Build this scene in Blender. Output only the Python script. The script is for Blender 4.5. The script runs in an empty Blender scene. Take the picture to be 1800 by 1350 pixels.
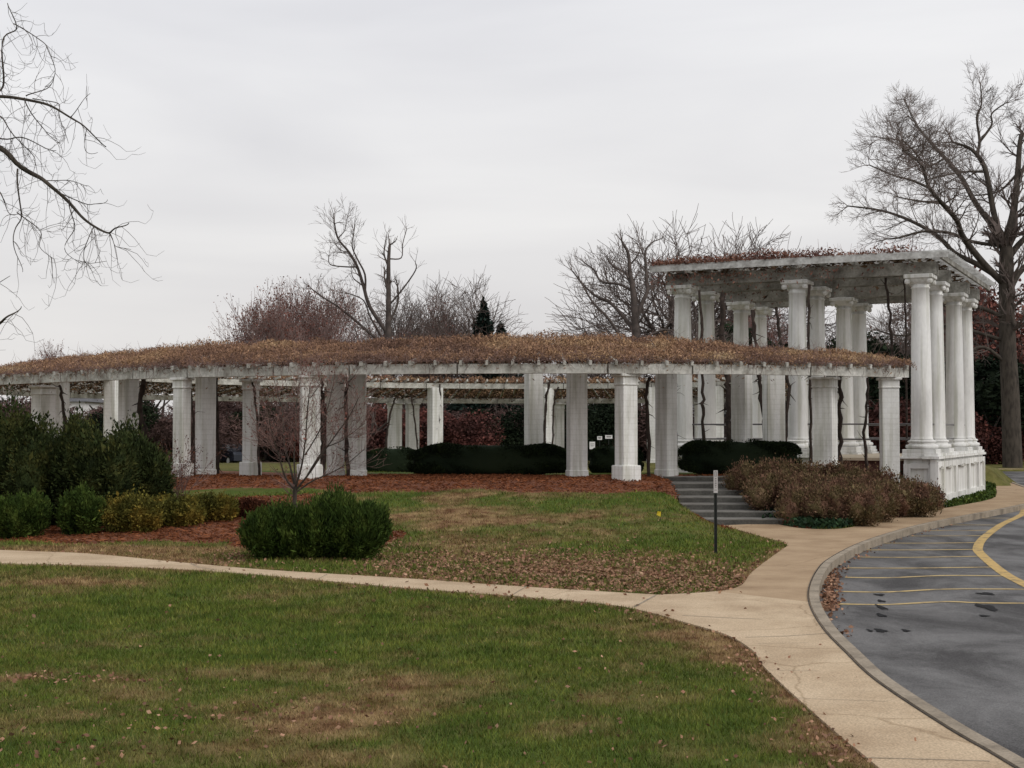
import bpy, math, random
import numpy as np
from mathutils import Vector, Matrix, noise as mnoise
random.seed(7); RNG = np.random.default_rng(11)
S = bpy.context.scene
C = S.collection
F = 2500.0; EYE = 2.3; PITCH = math.atan(83.0/F)
cp, sp_ = math.cos(PITCH), math.sin(PITCH)

# ---------------------------------------------------------------- measuring helpers
def ray(px, py):
    x = (px-900)/F; z = (675-py)/F
    return (x, cp - z*sp_, sp_ + z*cp)
def G(px, py, z=0.0):
    r = ray(px, py); t = (z-EYE)/r[2]
    return (r[0]*t, r[1]*t)
def P(px, py, d):
    r = ray(px, py); t = d/r[1]
    return (r[0]*t, d, EYE + r[2]*t)
def sst(x, a, b):
    t = np.clip((x-a)/(b-a), 0, 1); return t*t*(3-2*t)

# ---------------------------------------------------------------- object helpers
def tag(o, label=None, cat=None, group=None, kind=None):
    if label: o['label'] = label
    if cat: o['category'] = cat
    if group: o['group'] = group
    if kind: o['kind'] = kind
    return o
def link(o, parent=None):
    C.objects.link(o)
    if parent is not None: o.parent = parent
    return o
def thing(name, label, cat, loc=(0,0,0), rz=0, group=None):
    o = bpy.data.objects.new(name, None); C.objects.link(o)
    o.location = loc; o.rotation_euler = (0,0,rz); o.empty_display_size = .2
    return tag(o, label, cat, group)
def mesh(name, V, faces, mat, parent=None, smooth=False, attrs=None):
    """V (n,3); faces: list of int arrays (m,k)"""
    me = bpy.data.meshes.new(name)
    V = np.asarray(V, dtype=np.float32).reshape(-1,3)
    me.vertices.add(len(V)); me.vertices.foreach_set('co', V.ravel())
    faces = [np.asarray(f, dtype=np.int32) for f in faces if len(f)]
    nl = sum(f.size for f in faces); npoly = sum(len(f) for f in faces)
    me.loops.add(nl); me.polygons.add(npoly)
    me.loops.foreach_set('vertex_index', np.concatenate([f.ravel() for f in faces]))
    tot = np.concatenate([np.full(len(f), f.shape[1], dtype=np.int32) for f in faces])
    st = np.concatenate([[0], np.cumsum(tot)[:-1]]).astype(np.int32)
    me.polygons.foreach_set('loop_start', st); me.polygons.foreach_set('loop_total', tot)
    me.polygons.foreach_set('use_smooth', np.full(npoly, bool(smooth)))
    if attrs:
        for k, a in attrs.items():
            at = me.attributes.new(k, 'FLOAT', 'POINT'); at.data.foreach_set('value', np.asarray(a, dtype=np.float32))
    me.update(calc_edges=True); me.validate()
    me.materials.append(mat)
    o = bpy.data.objects.new(name, me)
    return link(o, parent)
class MB:
    """collects boxes, prisms, lathes, tubes into one mesh"""
    def __init__(s): s.v=[]; s.f3=[]; s.f4=[]; s.ng=[]; s.n=0
    def add(s, V, quads=(), tris=()):
        V=np.asarray(V,dtype=float).reshape(-1,3); s.v.append(V)
        if len(quads): s.f4.append(np.asarray(quads)+s.n)
        if len(tris): s.f3.append(np.asarray(tris)+s.n)
        s.n+=len(V)
    def box(s, c, size, rz=0, taper=1.0, bev=0.0):
        x,y,z=[q/2 for q in size]; cr,sr=math.cos(rz),math.sin(rz)
        if bev>0:
            pr=[(-x+bev,-y),(x-bev,-y),(x,-y+bev),(x,y-bev),(x-bev,y),(-x+bev,y),(-x,y-bev),(-x,-y+bev)]
            lv=[(-z,0),(-z+bev,1),(z-bev,1),(z,0)]; V=[]
            for (zz,full) in lv:
                k=1 if full else (1-bev/max(x,y))
                tp = 1+(taper-1)*(zz+z)/(2*z)
                for (px,py) in pr:
                    a,b=px*k*tp,py*k*tp; V.append((c[0]+a*cr-b*sr,c[1]+a*sr+b*cr,c[2]+zz))
            q=[(i*8+j,i*8+(j+1)%8,(i+1)*8+(j+1)%8,(i+1)*8+j) for i in range(3) for j in range(8)]
            q+=[(0,3,2,1),(0,5,4,3),(0,7,6,5)]
            q+=[(24,25,26,27),(24,27,28,29),(24,29,30,31)]
            s.add(V,q); return
        V=[]
        for zz in (-z,z):
            k=taper if zz>0 else 1
            for (px,py) in ((-x,-y),(x,-y),(x,y),(-x,y)):
                a,b=px*k,py*k; V.append((c[0]+a*cr-b*sr,c[1]+a*sr+b*cr,c[2]+zz))
        s.add(V,[(0,3,2,1),(4,5,6,7),(0,1,5,4),(1,2,6,5),(2,3,7,6),(3,0,4,7)])
    def bar(s, a, b, w, h, up=(0,0,1)):
        a=Vector(a); b=Vector(b); d=(b-a).normalized(); r=d.cross(Vector(up)).normalized(); u=r.cross(d)
        V=[]
        for p in (a,b):
            for (i,j) in ((-1,-1),(1,-1),(1,1),(-1,1)): V.append(tuple(p+r*(i*w/2)+u*(j*h/2)))
        s.add(V,[(0,3,2,1),(4,5,6,7),(0,1,5,4),(1,2,6,5),(2,3,7,6),(3,0,4,7)])
    def lathe(s, c, prof, n=24):
        V=[]; 
        for (r,z) in prof:
            for k in range(n):
                a=2*math.pi*k/n; V.append((c[0]+r*math.cos(a),c[1]+r*math.sin(a),c[2]+z))
        q=[(i*n+k,i*n+(k+1)%n,(i+1)*n+(k+1)%n,(i+1)*n+k) for i in range(len(prof)-1) for k in range(n)]
        m=len(prof)*n; V.append((c[0],c[1],c[2]+prof[0][1])); V.append((c[0],c[1],c[2]+prof[-1][1]))
        t=[(m,(k+1)%n,k) for k in range(n)]+[(m+1,m-n+k,m-n+(k+1)%n) for k in range(n)]
        s.add(V,q,t)
    def tube(s, pts, rad, n=6):
        V,q=tubes([(pts,rad)],n); s.add(V,q)
    def build(s, name, mat, parent=None, smooth=False):
        fs=[]
        if s.f4: fs.append(np.concatenate(s.f4))
        if s.f3: fs.append(np.concatenate(s.f3))
        return mesh(name, np.concatenate(s.v), fs, mat, parent, smooth)
def tubes(lines, k):
    """lines: list of (pts, radii); returns V, quads (batched by point count)"""
    by={}
    for p,r in lines: by.setdefault(len(p),[]).append((p,r))
    Vs=[];Qs=[];n0=0
    for n,ls in by.items():
        A=np.array([l[0] for l in ls],dtype=float); R=np.array([l[1] for l in ls],dtype=float)
        T=np.gradient(A,axis=1); T/= np.linalg.norm(T,axis=2,keepdims=True)+1e-9
        ref=np.where(np.abs(T[:,:1,2:3])>.8, np.array([1.,0,0]), np.array([0,0,1.]))
        ref=np.repeat(ref,n,axis=1)
        U=np.cross(T,ref); U/=np.linalg.norm(U,axis=2,keepdims=True)+1e-9; W=np.cross(T,U)
        an=np.arange(k)*2*np.pi/k
        ring=A[:,:,None,:]+R[:,:,None,None]*(np.cos(an)[None,None,:,None]*U[:,:,None,:]+np.sin(an)[None,None,:,None]*W[:,:,None,:])
        m=len(ls); Vs.append(ring.reshape(-1,3))
        idx=np.arange(m*n*k).reshape(m,n,k)+n0
        a=idx[:,:-1,:]; b=np.roll(idx,-1,axis=2)[:,:-1,:]; c=np.roll(idx,-1,axis=2)[:,1:,:]; d=idx[:,1:,:]
        Qs.append(np.stack([a,b,c,d],axis=-1).reshape(-1,4)); n0+=m*n*k
    return np.concatenate(Vs), np.concatenate(Qs)
def cards(cen, size, aspect=1.6, nrm=None, spread=1.0, rng=RNG, tri=False, dirs=None):
    """small leaf-shaped faces at cen; dirs: long-axis direction"""
    n=len(cen); size=np.broadcast_to(size,(n,))
    if dirs is None: D=rng.normal(size=(n,3))
    else: D=np.asarray(dirs)+rng.normal(size=(n,3))*spread
    D/=np.linalg.norm(D,axis=1,keepdims=True)+1e-9
    E=np.cross(D,rng.normal(size=(n,3))); E/=np.linalg.norm(E,axis=1,keepdims=True)+1e-9
    a=(size*.5)[:,None]; b=(size*.5/aspect)[:,None]
    if tri:
        V=np.stack([cen-E*b,cen+E*b,cen+D*a*2],axis=1); return V.reshape(-1,3), np.arange(n*3).reshape(n,3)
    V=np.stack([cen-D*a,cen+E*b-D*a*.1,cen+D*a,cen-E*b-D*a*.1],axis=1)
    return V.reshape(-1,3), np.arange(n*4).reshape(n,4)

# ---------------------------------------------------------------- materials
def mat(name, cols, scale=4, rough=.85, bump=.0, bscale=40, coord='Object', island=0.0, attr=None, detail=6, spec=.3, fine=None, stretch=None, extra=None):
    """cols: list of (pos,(r,g,b)); noise ramp base colour; island: random brightness per leaf"""
    m=bpy.data.materials.new(name); m.use_nodes=True; nt=m.node_tree; N=nt.nodes; L=nt.links
    b=N['Principled BSDF']; b.inputs['Roughness'].default_value=rough; b.inputs['Specular IOR Level'].default_value=(.08 if (island or 'lawn' in name or 'twig' in name) else spec)
    tc=N.new('ShaderNodeTexCoord'); src=tc.outputs[coord]
    if coord=='World':pass
    if stretch:
        mp=N.new('ShaderNodeMapping'); mp.inputs['Scale'].default_value=stretch; L.new(src,mp.inputs[0]); src=mp.outputs[0]
    nz=N.new('ShaderNodeTexNoise'); nz.inputs['Scale'].default_value=scale; nz.inputs['Detail'].default_value=detail; L.new(src,nz.inputs['Vector'])
    rp=N.new('ShaderNodeValToRGB'); L.new(nz.outputs[0],rp.inputs[0])
    el=rp.color_ramp.elements
    while len(el)<len(cols): el.new(.5)
    for e,(p,c) in zip(el,cols): e.position=p; e.color=(*c,1)
    out=rp.outputs[0]
    if fine:
        n2=N.new('ShaderNodeTexNoise'); n2.inputs['Scale'].default_value=fine[0]; n2.inputs['Detail'].default_value=3; L.new(src,n2.inputs['Vector'])
        mr=N.new('ShaderNodeMapRange'); mr.inputs[1].default_value=.3; mr.inputs[2].default_value=.7; mr.inputs[3].default_value=1-fine[1]; mr.inputs[4].default_value=1+fine[1]; L.new(n2.outputs[0],mr.inputs[0])
        mx=N.new('ShaderNodeVectorMath'); mx.operation='SCALE'; L.new(out,mx.inputs[0]); L.new(mr.outputs[0],mx.inputs['Scale']); out=mx.outputs[0]
    if attr:
        at=N.new('ShaderNodeAttribute'); at.attribute_name=attr[0]
        mm=N.new('ShaderNodeMix'); mm.data_type='RGBA'; L.new(at.outputs['Fac'],mm.inputs[0]); L.new(out,mm.inputs[6]); 
        n3=N.new('ShaderNodeTexNoise'); n3.inputs['Scale'].default_value=attr[3] if len(attr)>3 else 9; L.new(src,n3.inputs['Vector'])
        r3=N.new('ShaderNodeValToRGB'); L.new(n3.outputs[0],r3.inputs[0]); r3.color_ramp.elements[0].position=.35; r3.color_ramp.elements[1].position=.65
        r3.color_ramp.elements[0].color=(*attr[1],1); r3.color_ramp.elements[1].color=(*attr[2],1); L.new(r3.outputs[0],mm.inputs[7]); out=mm.outputs[2]
    if island:
        g=N.new('ShaderNodeNewGeometry'); mr=N.new('ShaderNodeMapRange'); mr.inputs[3].default_value=1-island; mr.inputs[4].default_value=1+island; L.new(g.outputs['Random Per Island'],mr.inputs[0])
        mx=N.new('ShaderNodeVectorMath'); mx.operation='SCALE'; L.new(out,mx.inputs[0]); L.new(mr.outputs[0],mx.inputs['Scale']); out=mx.outputs[0]
    if extra: out=extra(N,L,src,out)
    L.new(out,b.inputs['Base Color'])
    if bump:
        n4=N.new('ShaderNodeTexNoise'); n4.inputs['Scale'].default_value=bscale; n4.inputs['Detail'].default_value=5; L.new(src,n4.inputs['Vector'])
        bp=N.new('ShaderNodeBump'); bp.inputs['Strength'].default_value=bump; bp.inputs['Distance'].default_value=.02; L.new(n4.outputs[0],bp.inputs['Height']); L.new(bp.outputs[0],b.inputs['Normal'])
    return m
def stain(N,L,src,out):
    mp=N.new('ShaderNodeMapping'); mp.inputs['Scale'].default_value=(5,5,.55); L.new(src,mp.inputs[0])
    n=N.new('ShaderNodeTexNoise'); n.inputs['Scale'].default_value=1.3; n.inputs['Detail'].default_value=6; L.new(mp.outputs[0],n.inputs['Vector'])
    r=N.new('ShaderNodeValToRGB'); e=r.color_ramp.elements; e[0].position=.33; e[0].color=(.70,.70,.64,1); e[1].position=.52; e[1].color=(1,1,1,1); L.new(n.outputs[0],r.inputs[0])
    oi=N.new('ShaderNodeObjectInfo'); mr=N.new('ShaderNodeMapRange'); mr.inputs[3].default_value=.9; mr.inputs[4].default_value=1.06; L.new(oi.outputs['Random'],mr.inputs[0])
    mx=N.new('ShaderNodeMix'); mx.data_type='RGBA'; mx.blend_type='MULTIPLY'; mx.inputs[0].default_value=1; L.new(out,mx.inputs[6]); L.new(r.outputs[0],mx.inputs[7])
    v=N.new('ShaderNodeVectorMath'); v.operation='SCALE'; L.new(mx.outputs[2],v.inputs[0]); L.new(mr.outputs[0],v.inputs['Scale']); return v.outputs[0]
def crackle(N,L,src,out):
    n0=N.new('ShaderNodeTexNoise'); n0.inputs['Scale'].default_value=1.5; n0.inputs['Detail'].default_value=4; L.new(src,n0.inputs['Vector'])
    ad=N.new('ShaderNodeMix'); ad.data_type='VECTOR'; ad.inputs[0].default_value=.25; L.new(src,ad.inputs[4]); L.new(n0.outputs['Color'],ad.inputs[5])
    v=N.new('ShaderNodeTexVoronoi'); v.feature='DISTANCE_TO_EDGE'; v.inputs['Scale'].default_value=.42; L.new(ad.outputs[1],v.inputs['Vector'])
    r=N.new('ShaderNodeValToRGB'); e=r.color_ramp.elements; e[0].position=.0; e[0].color=(.62,.58,.52,1); e[1].position=.006; e[1].color=(1,1,1,1); L.new(v.outputs['Distance'],r.inputs[0])
    n=N.new('ShaderNodeTexNoise'); n.inputs['Scale'].default_value=.9; n.inputs['Detail'].default_value=7; n.inputs['Roughness'].default_value=.65; L.new(src,n.inputs['Vector'])
    r2=N.new('ShaderNodeValToRGB'); e=r2.color_ramp.elements; e[0].position=.36; e[0].color=(.74,.70,.66,1); e[1].position=.56; e[1].color=(1.0,1.0,1.0,1); L.new(n.outputs[0],r2.inputs[0])
    for q in (r,r2):
        mx=N.new('ShaderNodeMix'); mx.data_type='RGBA'; mx.blend_type='MULTIPLY'; mx.inputs[0].default_value=.8; L.new(out,mx.inputs[6]); L.new(q.outputs[0],mx.inputs[7]); out=mx.outputs[2]
    return out
def brick_extra(N,L,src,out):
    out=stain(N,L,src,out)
    # painted brick: joints show faintly; streaky dirt
    sx=N.new('ShaderNodeSeparateXYZ'); L.new(src,sx.inputs[0])
    ad=N.new('ShaderNodeMath'); ad.operation='ADD'; L.new(sx.outputs[0],ad.inputs[0]); L.new(sx.outputs[1],ad.inputs[1])
    cb=N.new('ShaderNodeCombineXYZ'); L.new(ad.outputs[0],cb.inputs[0]); L.new(sx.outputs[2],cb.inputs[1])
    br=N.new('ShaderNodeTexBrick'); br.inputs['Scale'].default_value=1; br.inputs['Brick Width'].default_value=.21; br.inputs['Row Height'].default_value=.075; br.inputs['Mortar Size'].default_value=.008
    br.inputs['Color1'].default_value=(1,1,1,1); br.inputs['Color2'].default_value=(.96,.96,.955,1); br.inputs['Mortar'].default_value=(.86,.855,.84,1); L.new(cb.outputs[0],br.inputs['Vector'])
    mx=N.new('ShaderNodeMix'); mx.data_type='RGBA'; mx.blend_type='MULTIPLY'; mx.inputs[0].default_value=.55; L.new(out,mx.inputs[6]); L.new(br.outputs[0],mx.inputs[7])
    return mx.outputs[2]
M={}
M['brick']=mat('painted_brick',[(.3,(.58,.57,.54)),(.5,(.72,.715,.69)),(.8,(.79,.79,.775))],scale=1.6,rough=.75,bump=.12,bscale=30,stretch=(1,1,.5),fine=(25,.05),extra=brick_extra)
M['plaster']=mat('white_paint',[(.28,(.56,.55,.53)),(.48,(.73,.725,.70)),(.8,(.80,.80,.79))],scale=1.3,rough=.65,bump=.06,bscale=15,stretch=(1,1,.35),fine=(18,.05),extra=stain)
M['timber']=mat('weathered_white_timber',[(.3,(.24,.22,.19)),(.45,(.42,.41,.37)),(.62,(.56,.55,.51)),(.85,(.64,.63,.60))],scale=2.2,rough=.8,bump=.12,bscale=25,fine=(14,.2))
M['grime_shade']=mat('mildewed_shade_timber',[(.3,(.14,.13,.11)),(.5,(.27,.26,.23)),(.75,(.42,.41,.37))],scale=1.8,rough=.85,bump=.12,bscale=25,fine=(14,.25))  # mildew grey, taken darker to paint in shade under the pavilion roof
M['slat']=mat('white_timber_slat',[(.3,(.30,.29,.27)),(.55,(.55,.55,.53)),(.8,(.66,.66,.65))],scale=3,rough=.8,fine=(12,.12))
M['darkbrick']=mat('old_red_brick',[(.3,(.05,.022,.018)),(.7,(.11,.045,.035))],scale=5,rough=.9,extra=brick_extra)
M['concrete']=mat('aggregate_concrete',[(.3,(.42,.31,.20)),(.5,(.49,.375,.25)),(.75,(.55,.43,.295))],scale=.7,rough=.9,bump=.3,bscale=120,fine=(55,.28),coord='Object',extra=crackle)
M['tan']=mat('tan_pavement',[(.3,(.30,.205,.12)),(.5,(.37,.262,.16)),(.75,(.42,.305,.19))],scale=.8,rough=.9,bump=.3,bscale=120,fine=(60,.2),extra=crackle)
M['curb']=mat('old_concrete_curb',[(.3,(.17,.14,.105)),(.5,(.27,.225,.17)),(.75,(.34,.285,.22))],scale=2.5,rough=.9,bump=.4,bscale=60,fine=(30,.2))
M['step']=mat('dark_concrete_step',[(.3,(.05,.048,.044)),(.5,(.082,.079,.07)),(.75,(.12,.115,.104))],scale=2.5,rough=.9,bump=.3,bscale=50,fine=(20,.2))
M['nosing']=mat('pale_step_nosing',[(.3,(.12,.115,.105)),(.7,(.22,.21,.19))],scale=3,rough=.85)
M['yellow']=mat('worn_yellow_paint',[(.33,(.16,.12,.06)),(.46,(.44,.29,.09)),(.8,(.55,.37,.12))],scale=5,rough=.6,fine=(25,.15))
M['yellow2']=mat('faded_yellow_paint',[(.33,(.2,.15,.08)),(.5,(.46,.33,.13)),(.8,(.55,.40,.17))],scale=4,rough=.6,fine=(25,.2))
M['mulch']=mat('pine_mulch',[(.3,(.085,.032,.018)),(.5,(.165,.062,.032)),(.75,(.24,.10,.052))],scale=3,rough=.95,bump=.9,bscale=40,fine=(40,.35))
M['straw']=mat('mulch_chip',[(.3,(.10,.032,.015)),(.7,(.25,.095,.042))],scale=2,rough=.9,island=.45)
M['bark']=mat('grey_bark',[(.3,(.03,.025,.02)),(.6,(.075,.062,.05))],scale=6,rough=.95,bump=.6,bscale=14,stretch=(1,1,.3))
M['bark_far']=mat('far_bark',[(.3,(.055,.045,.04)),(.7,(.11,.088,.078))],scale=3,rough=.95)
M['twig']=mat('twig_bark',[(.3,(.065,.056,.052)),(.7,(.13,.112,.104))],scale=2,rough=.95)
M['twig_far']=mat('hazed_twig_bark',[(.3,(.10,.08,.072)),(.7,(.18,.145,.13))],scale=.5,rough=.95)  # bark colour paled to carry the haze of distance
M['twig_redfar']=mat('hazed_reddish_twig',[(.3,(.17,.115,.105)),(.7,(.28,.20,.18))],scale=.5,rough=.95)  # reddish twigs lightened in colour, standing in for hazy air
M['twig_red']=mat('reddish_twig',[(.3,(.13,.085,.075)),(.7,(.23,.15,.13))],scale=1,rough=.95,island=.25)
M['vinebark']=mat('vine_bark',[(.3,(.02,.015,.012)),(.7,(.06,.043,.035))],scale=8,rough=.95,bump=.6,bscale=20)
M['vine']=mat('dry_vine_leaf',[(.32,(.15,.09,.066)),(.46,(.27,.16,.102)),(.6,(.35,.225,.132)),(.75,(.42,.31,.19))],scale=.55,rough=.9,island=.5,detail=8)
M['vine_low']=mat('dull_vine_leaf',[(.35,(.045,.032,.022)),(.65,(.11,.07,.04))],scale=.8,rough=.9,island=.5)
M['vinetop']=mat('pavilion_vine_leaf',[(.35,(.13,.06,.05)),(.65,(.23,.12,.085))],scale=1,rough=.9,island=.5)
M['yew']=mat('yew_needle',[(.3,(.014,.022,.008)),(.5,(.03,.041,.013)),(.72,(.085,.083,.024))],scale=2.2,rough=.8,island=.45)
M['juniper']=mat('juniper_needle',[(.3,(.018,.034,.008)),(.5,(.04,.066,.013)),(.72,(.095,.125,.026))],scale=3.2,rough=.8,island=.5)
M['box']=mat('boxwood_leaf',[(.3,(.008,.013,.007)),(.6,(.017,.026,.010)),(.85,(.045,.06,.018))],scale=3,rough=.85,island=.5)
M['azalea']=mat('yellow_azalea_leaf',[(.3,(.05,.055,.014)),(.5,(.12,.105,.022)),(.72,(.24,.155,.03))],scale=2.2,rough=.85,island=.5)
M['azalea_red']=mat('red_azalea_leaf',[(.3,(.05,.018,.012)),(.7,(.12,.045,.022))],scale=4,rough=.85,island=.5)
M['bronze']=mat('bronze_shrub_leaf',[(.3,(.075,.048,.03)),(.45,(.155,.085,.058)),(.56,(.12,.095,.045)),(.78,(.22,.135,.09))],scale=2.4,rough=.85,island=.55)
M['ivy']=mat('ivy_leaf',[(.3,(.012,.028,.016)),(.7,(.03,.06,.024))],scale=4,rough=.6,island=.5)
M['grassleaf']=mat('grass_blade',[(.3,(.05,.085,.013)),(.5,(.095,.132,.021)),(.7,(.17,.185,.038))],scale=1.6,rough=.8,island=.45,attr=('brown',(.15,.08,.04),(.33,.235,.115),3))
M['lawn']=mat('lawn_ground',[(.3,(.04,.066,.012)),(.5,(.065,.098,.018)),(.75,(.10,.125,.03))],scale=.9,rough=.95,bump=.5,bscale=60,fine=(30,.35),attr=('brown',(.12,.06,.03),(.27,.18,.09),3))
M['litter']=mat('fallen_leaf',[(.3,(.17,.085,.055)),(.55,(.30,.17,.11)),(.8,(.45,.32,.22))],scale=6,rough=.85,island=.5)
M['russet']=mat('russet_leaf',[(.3,(.11,.05,.042)),(.6,(.19,.075,.058)),(.85,(.23,.11,.07))],scale=.3,rough=.9,island=.5)
M['redbush']=mat('dull_red_leaf',[(.3,(.045,.024,.022)),(.5,(.10,.04,.034)),(.75,(.17,.06,.045))],scale=.7,rough=.9,island=.5)
M['conifer']=mat('blue_conifer',[(.3,(.012,.022,.018)),(.7,(.03,.045,.036))],scale=1,rough=.9,island=.4)
M['fargreen']=mat('far_evergreen_leaf',[(.3,(.008,.014,.008)),(.7,(.02,.028,.014))],scale=.5,rough=.9,island=.5)
M['farbrown']=mat('far_thicket_twig',[(.3,(.06,.04,.037)),(.6,(.11,.068,.06)),(.8,(.14,.078,.06))],scale=.35,rough=.95,island=.4)
M['metal']=mat('dark_green_metal',[(.3,(.012,.014,.012)),(.7,(.022,.025,.022))],scale=5,rough=.5)
M['pipe']=mat('grey_pipe',[(.3,(.09,.085,.085)),(.7,(.15,.14,.14))],scale=5,rough=.5)
M['sign']=mat('sign_face',[(.3,(.42,.40,.39)),(.7,(.52,.50,.49))],scale=5,rough=.5)
M['signred']=mat('sign_ink',[(.3,(.06,.05,.05)),(.7,(.1,.08,.08))],scale=5,rough=.5)
M['flag']=mat('yellow_plastic',[(.3,(.65,.48,.03)),(.7,(.75,.58,.05))],scale=5,rough=.5)
M['stone']=mat('beige_stone',[(.3,(.36,.30,.22)),(.7,(.46,.39,.29))],scale=2,rough=.85)
M['whitewall']=mat('white_render',[(.3,(.62,.61,.60)),(.7,(.76,.75,.74))],scale=2,rough=.8)
M['glass']=mat('window_glass',[(.3,(.03,.035,.04)),(.7,(.05,.055,.06))],scale=2,rough=.1,spec=.6)
M['slate']=mat('grey_roof',[(.3,(.08,.08,.085)),(.7,(.13,.13,.14))],scale=2,rough=.8)
M['car_dark']=mat('dark_car_paint',[(.3,(.014,.017,.025)),(.7,(.02,.025,.04))],scale=1,rough=.25,spec=.6)
M['car_blue']=mat('blue_car_paint',[(.3,(.02,.035,.07)),(.7,(.03,.045,.09))],scale=1,rough=.25,spec=.6)
M['car_white']=mat('white_car_paint',[(.3,(.6,.6,.61)),(.7,(.68,.68,.69))],scale=1,rough=.25,spec=.6)
M['tyre']=mat('black_rubber',[(.3,(.012,.012,.012)),(.7,(.02,.02,.02))],scale=4,rough=.8)
M['lamp']=mat('lamp_lens',[(.3,(.5,.5,.5)),(.7,(.6,.6,.6))],scale=4,rough=.2)
def asphalt():
    m=bpy.data.materials.new('wet_asphalt'); m.use_nodes=True; nt=m.node_tree; N=nt.nodes; L=nt.links; b=N['Principled BSDF']
    tc=N.new('ShaderNodeTexCoord'); s=tc.outputs['Object']
    mp=N.new('ShaderNodeMapping'); mp.inputs['Scale'].default_value=(.8,.45,1); L.new(s,mp.inputs[0])
    n1=N.new('ShaderNodeTexNoise'); n1.inputs['Scale'].default_value=.8; n1.inputs['Detail'].default_value=10; n1.inputs['Roughness'].default_value=.62; n1.inputs['Distortion'].default_value=.5; L.new(mp.outputs[0],n1.inputs['Vector'])
    r=N.new('ShaderNodeValToRGB'); e=r.color_ramp.elements; e[0].position=.36; e[0].color=(.042,.040,.040,1); e[1].position=.64; e[1].color=(.108,.104,.102,1); L.new(n1.outputs[0],r.inputs[0])
    n2=N.new('ShaderNodeTexNoise'); n2.inputs['Scale'].default_value=70; n2.inputs['Detail'].default_value=2; L.new(s,n2.inputs['Vector'])
    mr=N.new('ShaderNodeMapRange'); mr.inputs[1].default_value=.35; mr.inputs[2].default_value=.65; mr.inputs[3].default_value=.55; mr.inputs[4].default_value=1.6; L.new(n2.outputs[0],mr.inputs[0])
    mx=N.new('ShaderNodeVectorMath'); mx.operation='SCALE'; L.new(r.outputs[0],mx.inputs[0]); L.new(mr.outputs[0],mx.inputs['Scale']); L.new(mx.outputs[0],b.inputs['Base Color'])
    rr=N.new('ShaderNodeMapRange'); rr.inputs[1].default_value=.40; rr.inputs[2].default_value=.58; rr.inputs[3].default_value=.66; rr.inputs[4].default_value=.46; L.new(n1.outputs[0],rr.inputs[0]); L.new(rr.outputs[0],b.inputs['Roughness'])
    b.inputs['Specular IOR Level'].default_value=.22
    sl_=N.new('ShaderNodeMapRange'); sl_.inputs[1].default_value=.42; sl_.inputs[2].default_value=.56; sl_.inputs[3].default_value=.12; sl_.inputs[4].default_value=.26; L.new(n1.outputs[0],sl_.inputs[0]); L.new(sl_.outputs[0],b.inputs['Specular IOR Level'])
    bp=N.new('ShaderNodeBump'); bp.inputs['Strength'].default_value=.35; bp.inputs['Distance'].default_value=.01; L.new(n2.outputs[0],bp.inputs['Height']); L.new(bp.outputs[0],b.inputs['Normal'])
    return m
M['asphalt']=asphalt()
def road_tar():
    m=bpy.data.materials.new('dark_tar'); m.use_nodes=True; b=m.node_tree.nodes['Principled BSDF']
    b.inputs['Base Color'].default_value=(.008,.008,.009,1); b.inputs['Roughness'].default_value=.6; b.inputs['Specular IOR Level'].default_value=.05
    return m
M['road_tar']=road_tar()

# ---------------------------------------------------------------- plan of the place
A_,B_,CX,CY = 20.0,19.5,1.0,57.0       # outer row of the ring
def Bf(th): return B_+2.6*sst(-np.asarray(th),math.radians(38),math.radians(75))*(1-sst(-np.asarray(th),math.radians(120),math.radians(160)))
def ringpt(th, s=0.0): return (CX+(float(Bf(th))-s)*math.sin(th), CY-(A_-s)*math.cos(th))
def ringw(th):
    t=(th-math.radians(15))/math.radians(16); t=min(max(t,0),1); return 4.2+(1.0-4.2)*t
def ring_e(x,y):
    th=np.arctan2((np.asarray(x)-CX)/B_,(CY-np.asarray(y))/A_); return np.sqrt(((x-CX)/Bf(th))**2+((y-CY)/A_)**2)
TH1=math.radians(31.0); TH0=math.radians(-226)
def smoothline(pts, n=6):
    out=[]; P_=[pts[0]]+list(pts)+[pts[-1]]
    for i in range(1,len(P_)-2):
        p0,p1,p2,p3=[np.array(q,dtype=float) for q in P_[i-1:i+3]]
        for k in range(n):
            t=k/n; out.append(tuple(.5*((2*p1)+(-p0+p2)*t+(2*p0-5*p1+4*p2-p3)*t*t+(-p0+3*p1-3*p2+p3)*t**3)))
    out.append(tuple(pts[-1])); return out
RZ=-.12
curb_px=[(1800,1342),(1691,1280),(1567,1200),(1512,1151),(1469.5,1108.6),(1444,1068),(1440,1037),(1452,1005.6),(1473,984),(1528,955),(1605.6,929.7),(1683,912),(1800,889)]
curb=[(3.72,4.0),(3.6,8.0)]+[G(x,y,0.0) for x,y in curb_px]+[(19.2,50.5),(21.0,58),(23.3,68),(24.3,77),(24.4,86)]
curb=smoothline(curb,5)
def offset(line, d):
    L_=np.array(line); T=np.gradient(L_,axis=0); T/=np.linalg.norm(T,axis=1,keepdims=True); Nn=np.stack([-T[:,1],T[:,0]],1)
    return [tuple(p) for p in L_+Nn*d]
curb_in=offset(curb,.13)
road_poly=curb+[(90,86),(90,4.0)]
left_lo=[(1539.5,1350),(1489,1309),(1423,1250.6),(1372,1204),(1341,1173),(1322,1145.6),(1275,1118),(1197,1095),(1143,1079.5),(1060,1064),(900,1050),(700,1034.8),(389,1007.5),(155.6,995.9),(0,992)]
left_hi=[(0,968.7),(155.6,975),(311,990),(467,1003.6),(700,1018),(911,1033),(1155.6,1048)]
walk_hi=[(1155.6,1048),(1258,1042),(1302,1031),(1320,1009),(1350,985),(1377,966),(1384,960),(1376,955),(1330,942),(1271,924.5)]
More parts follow.
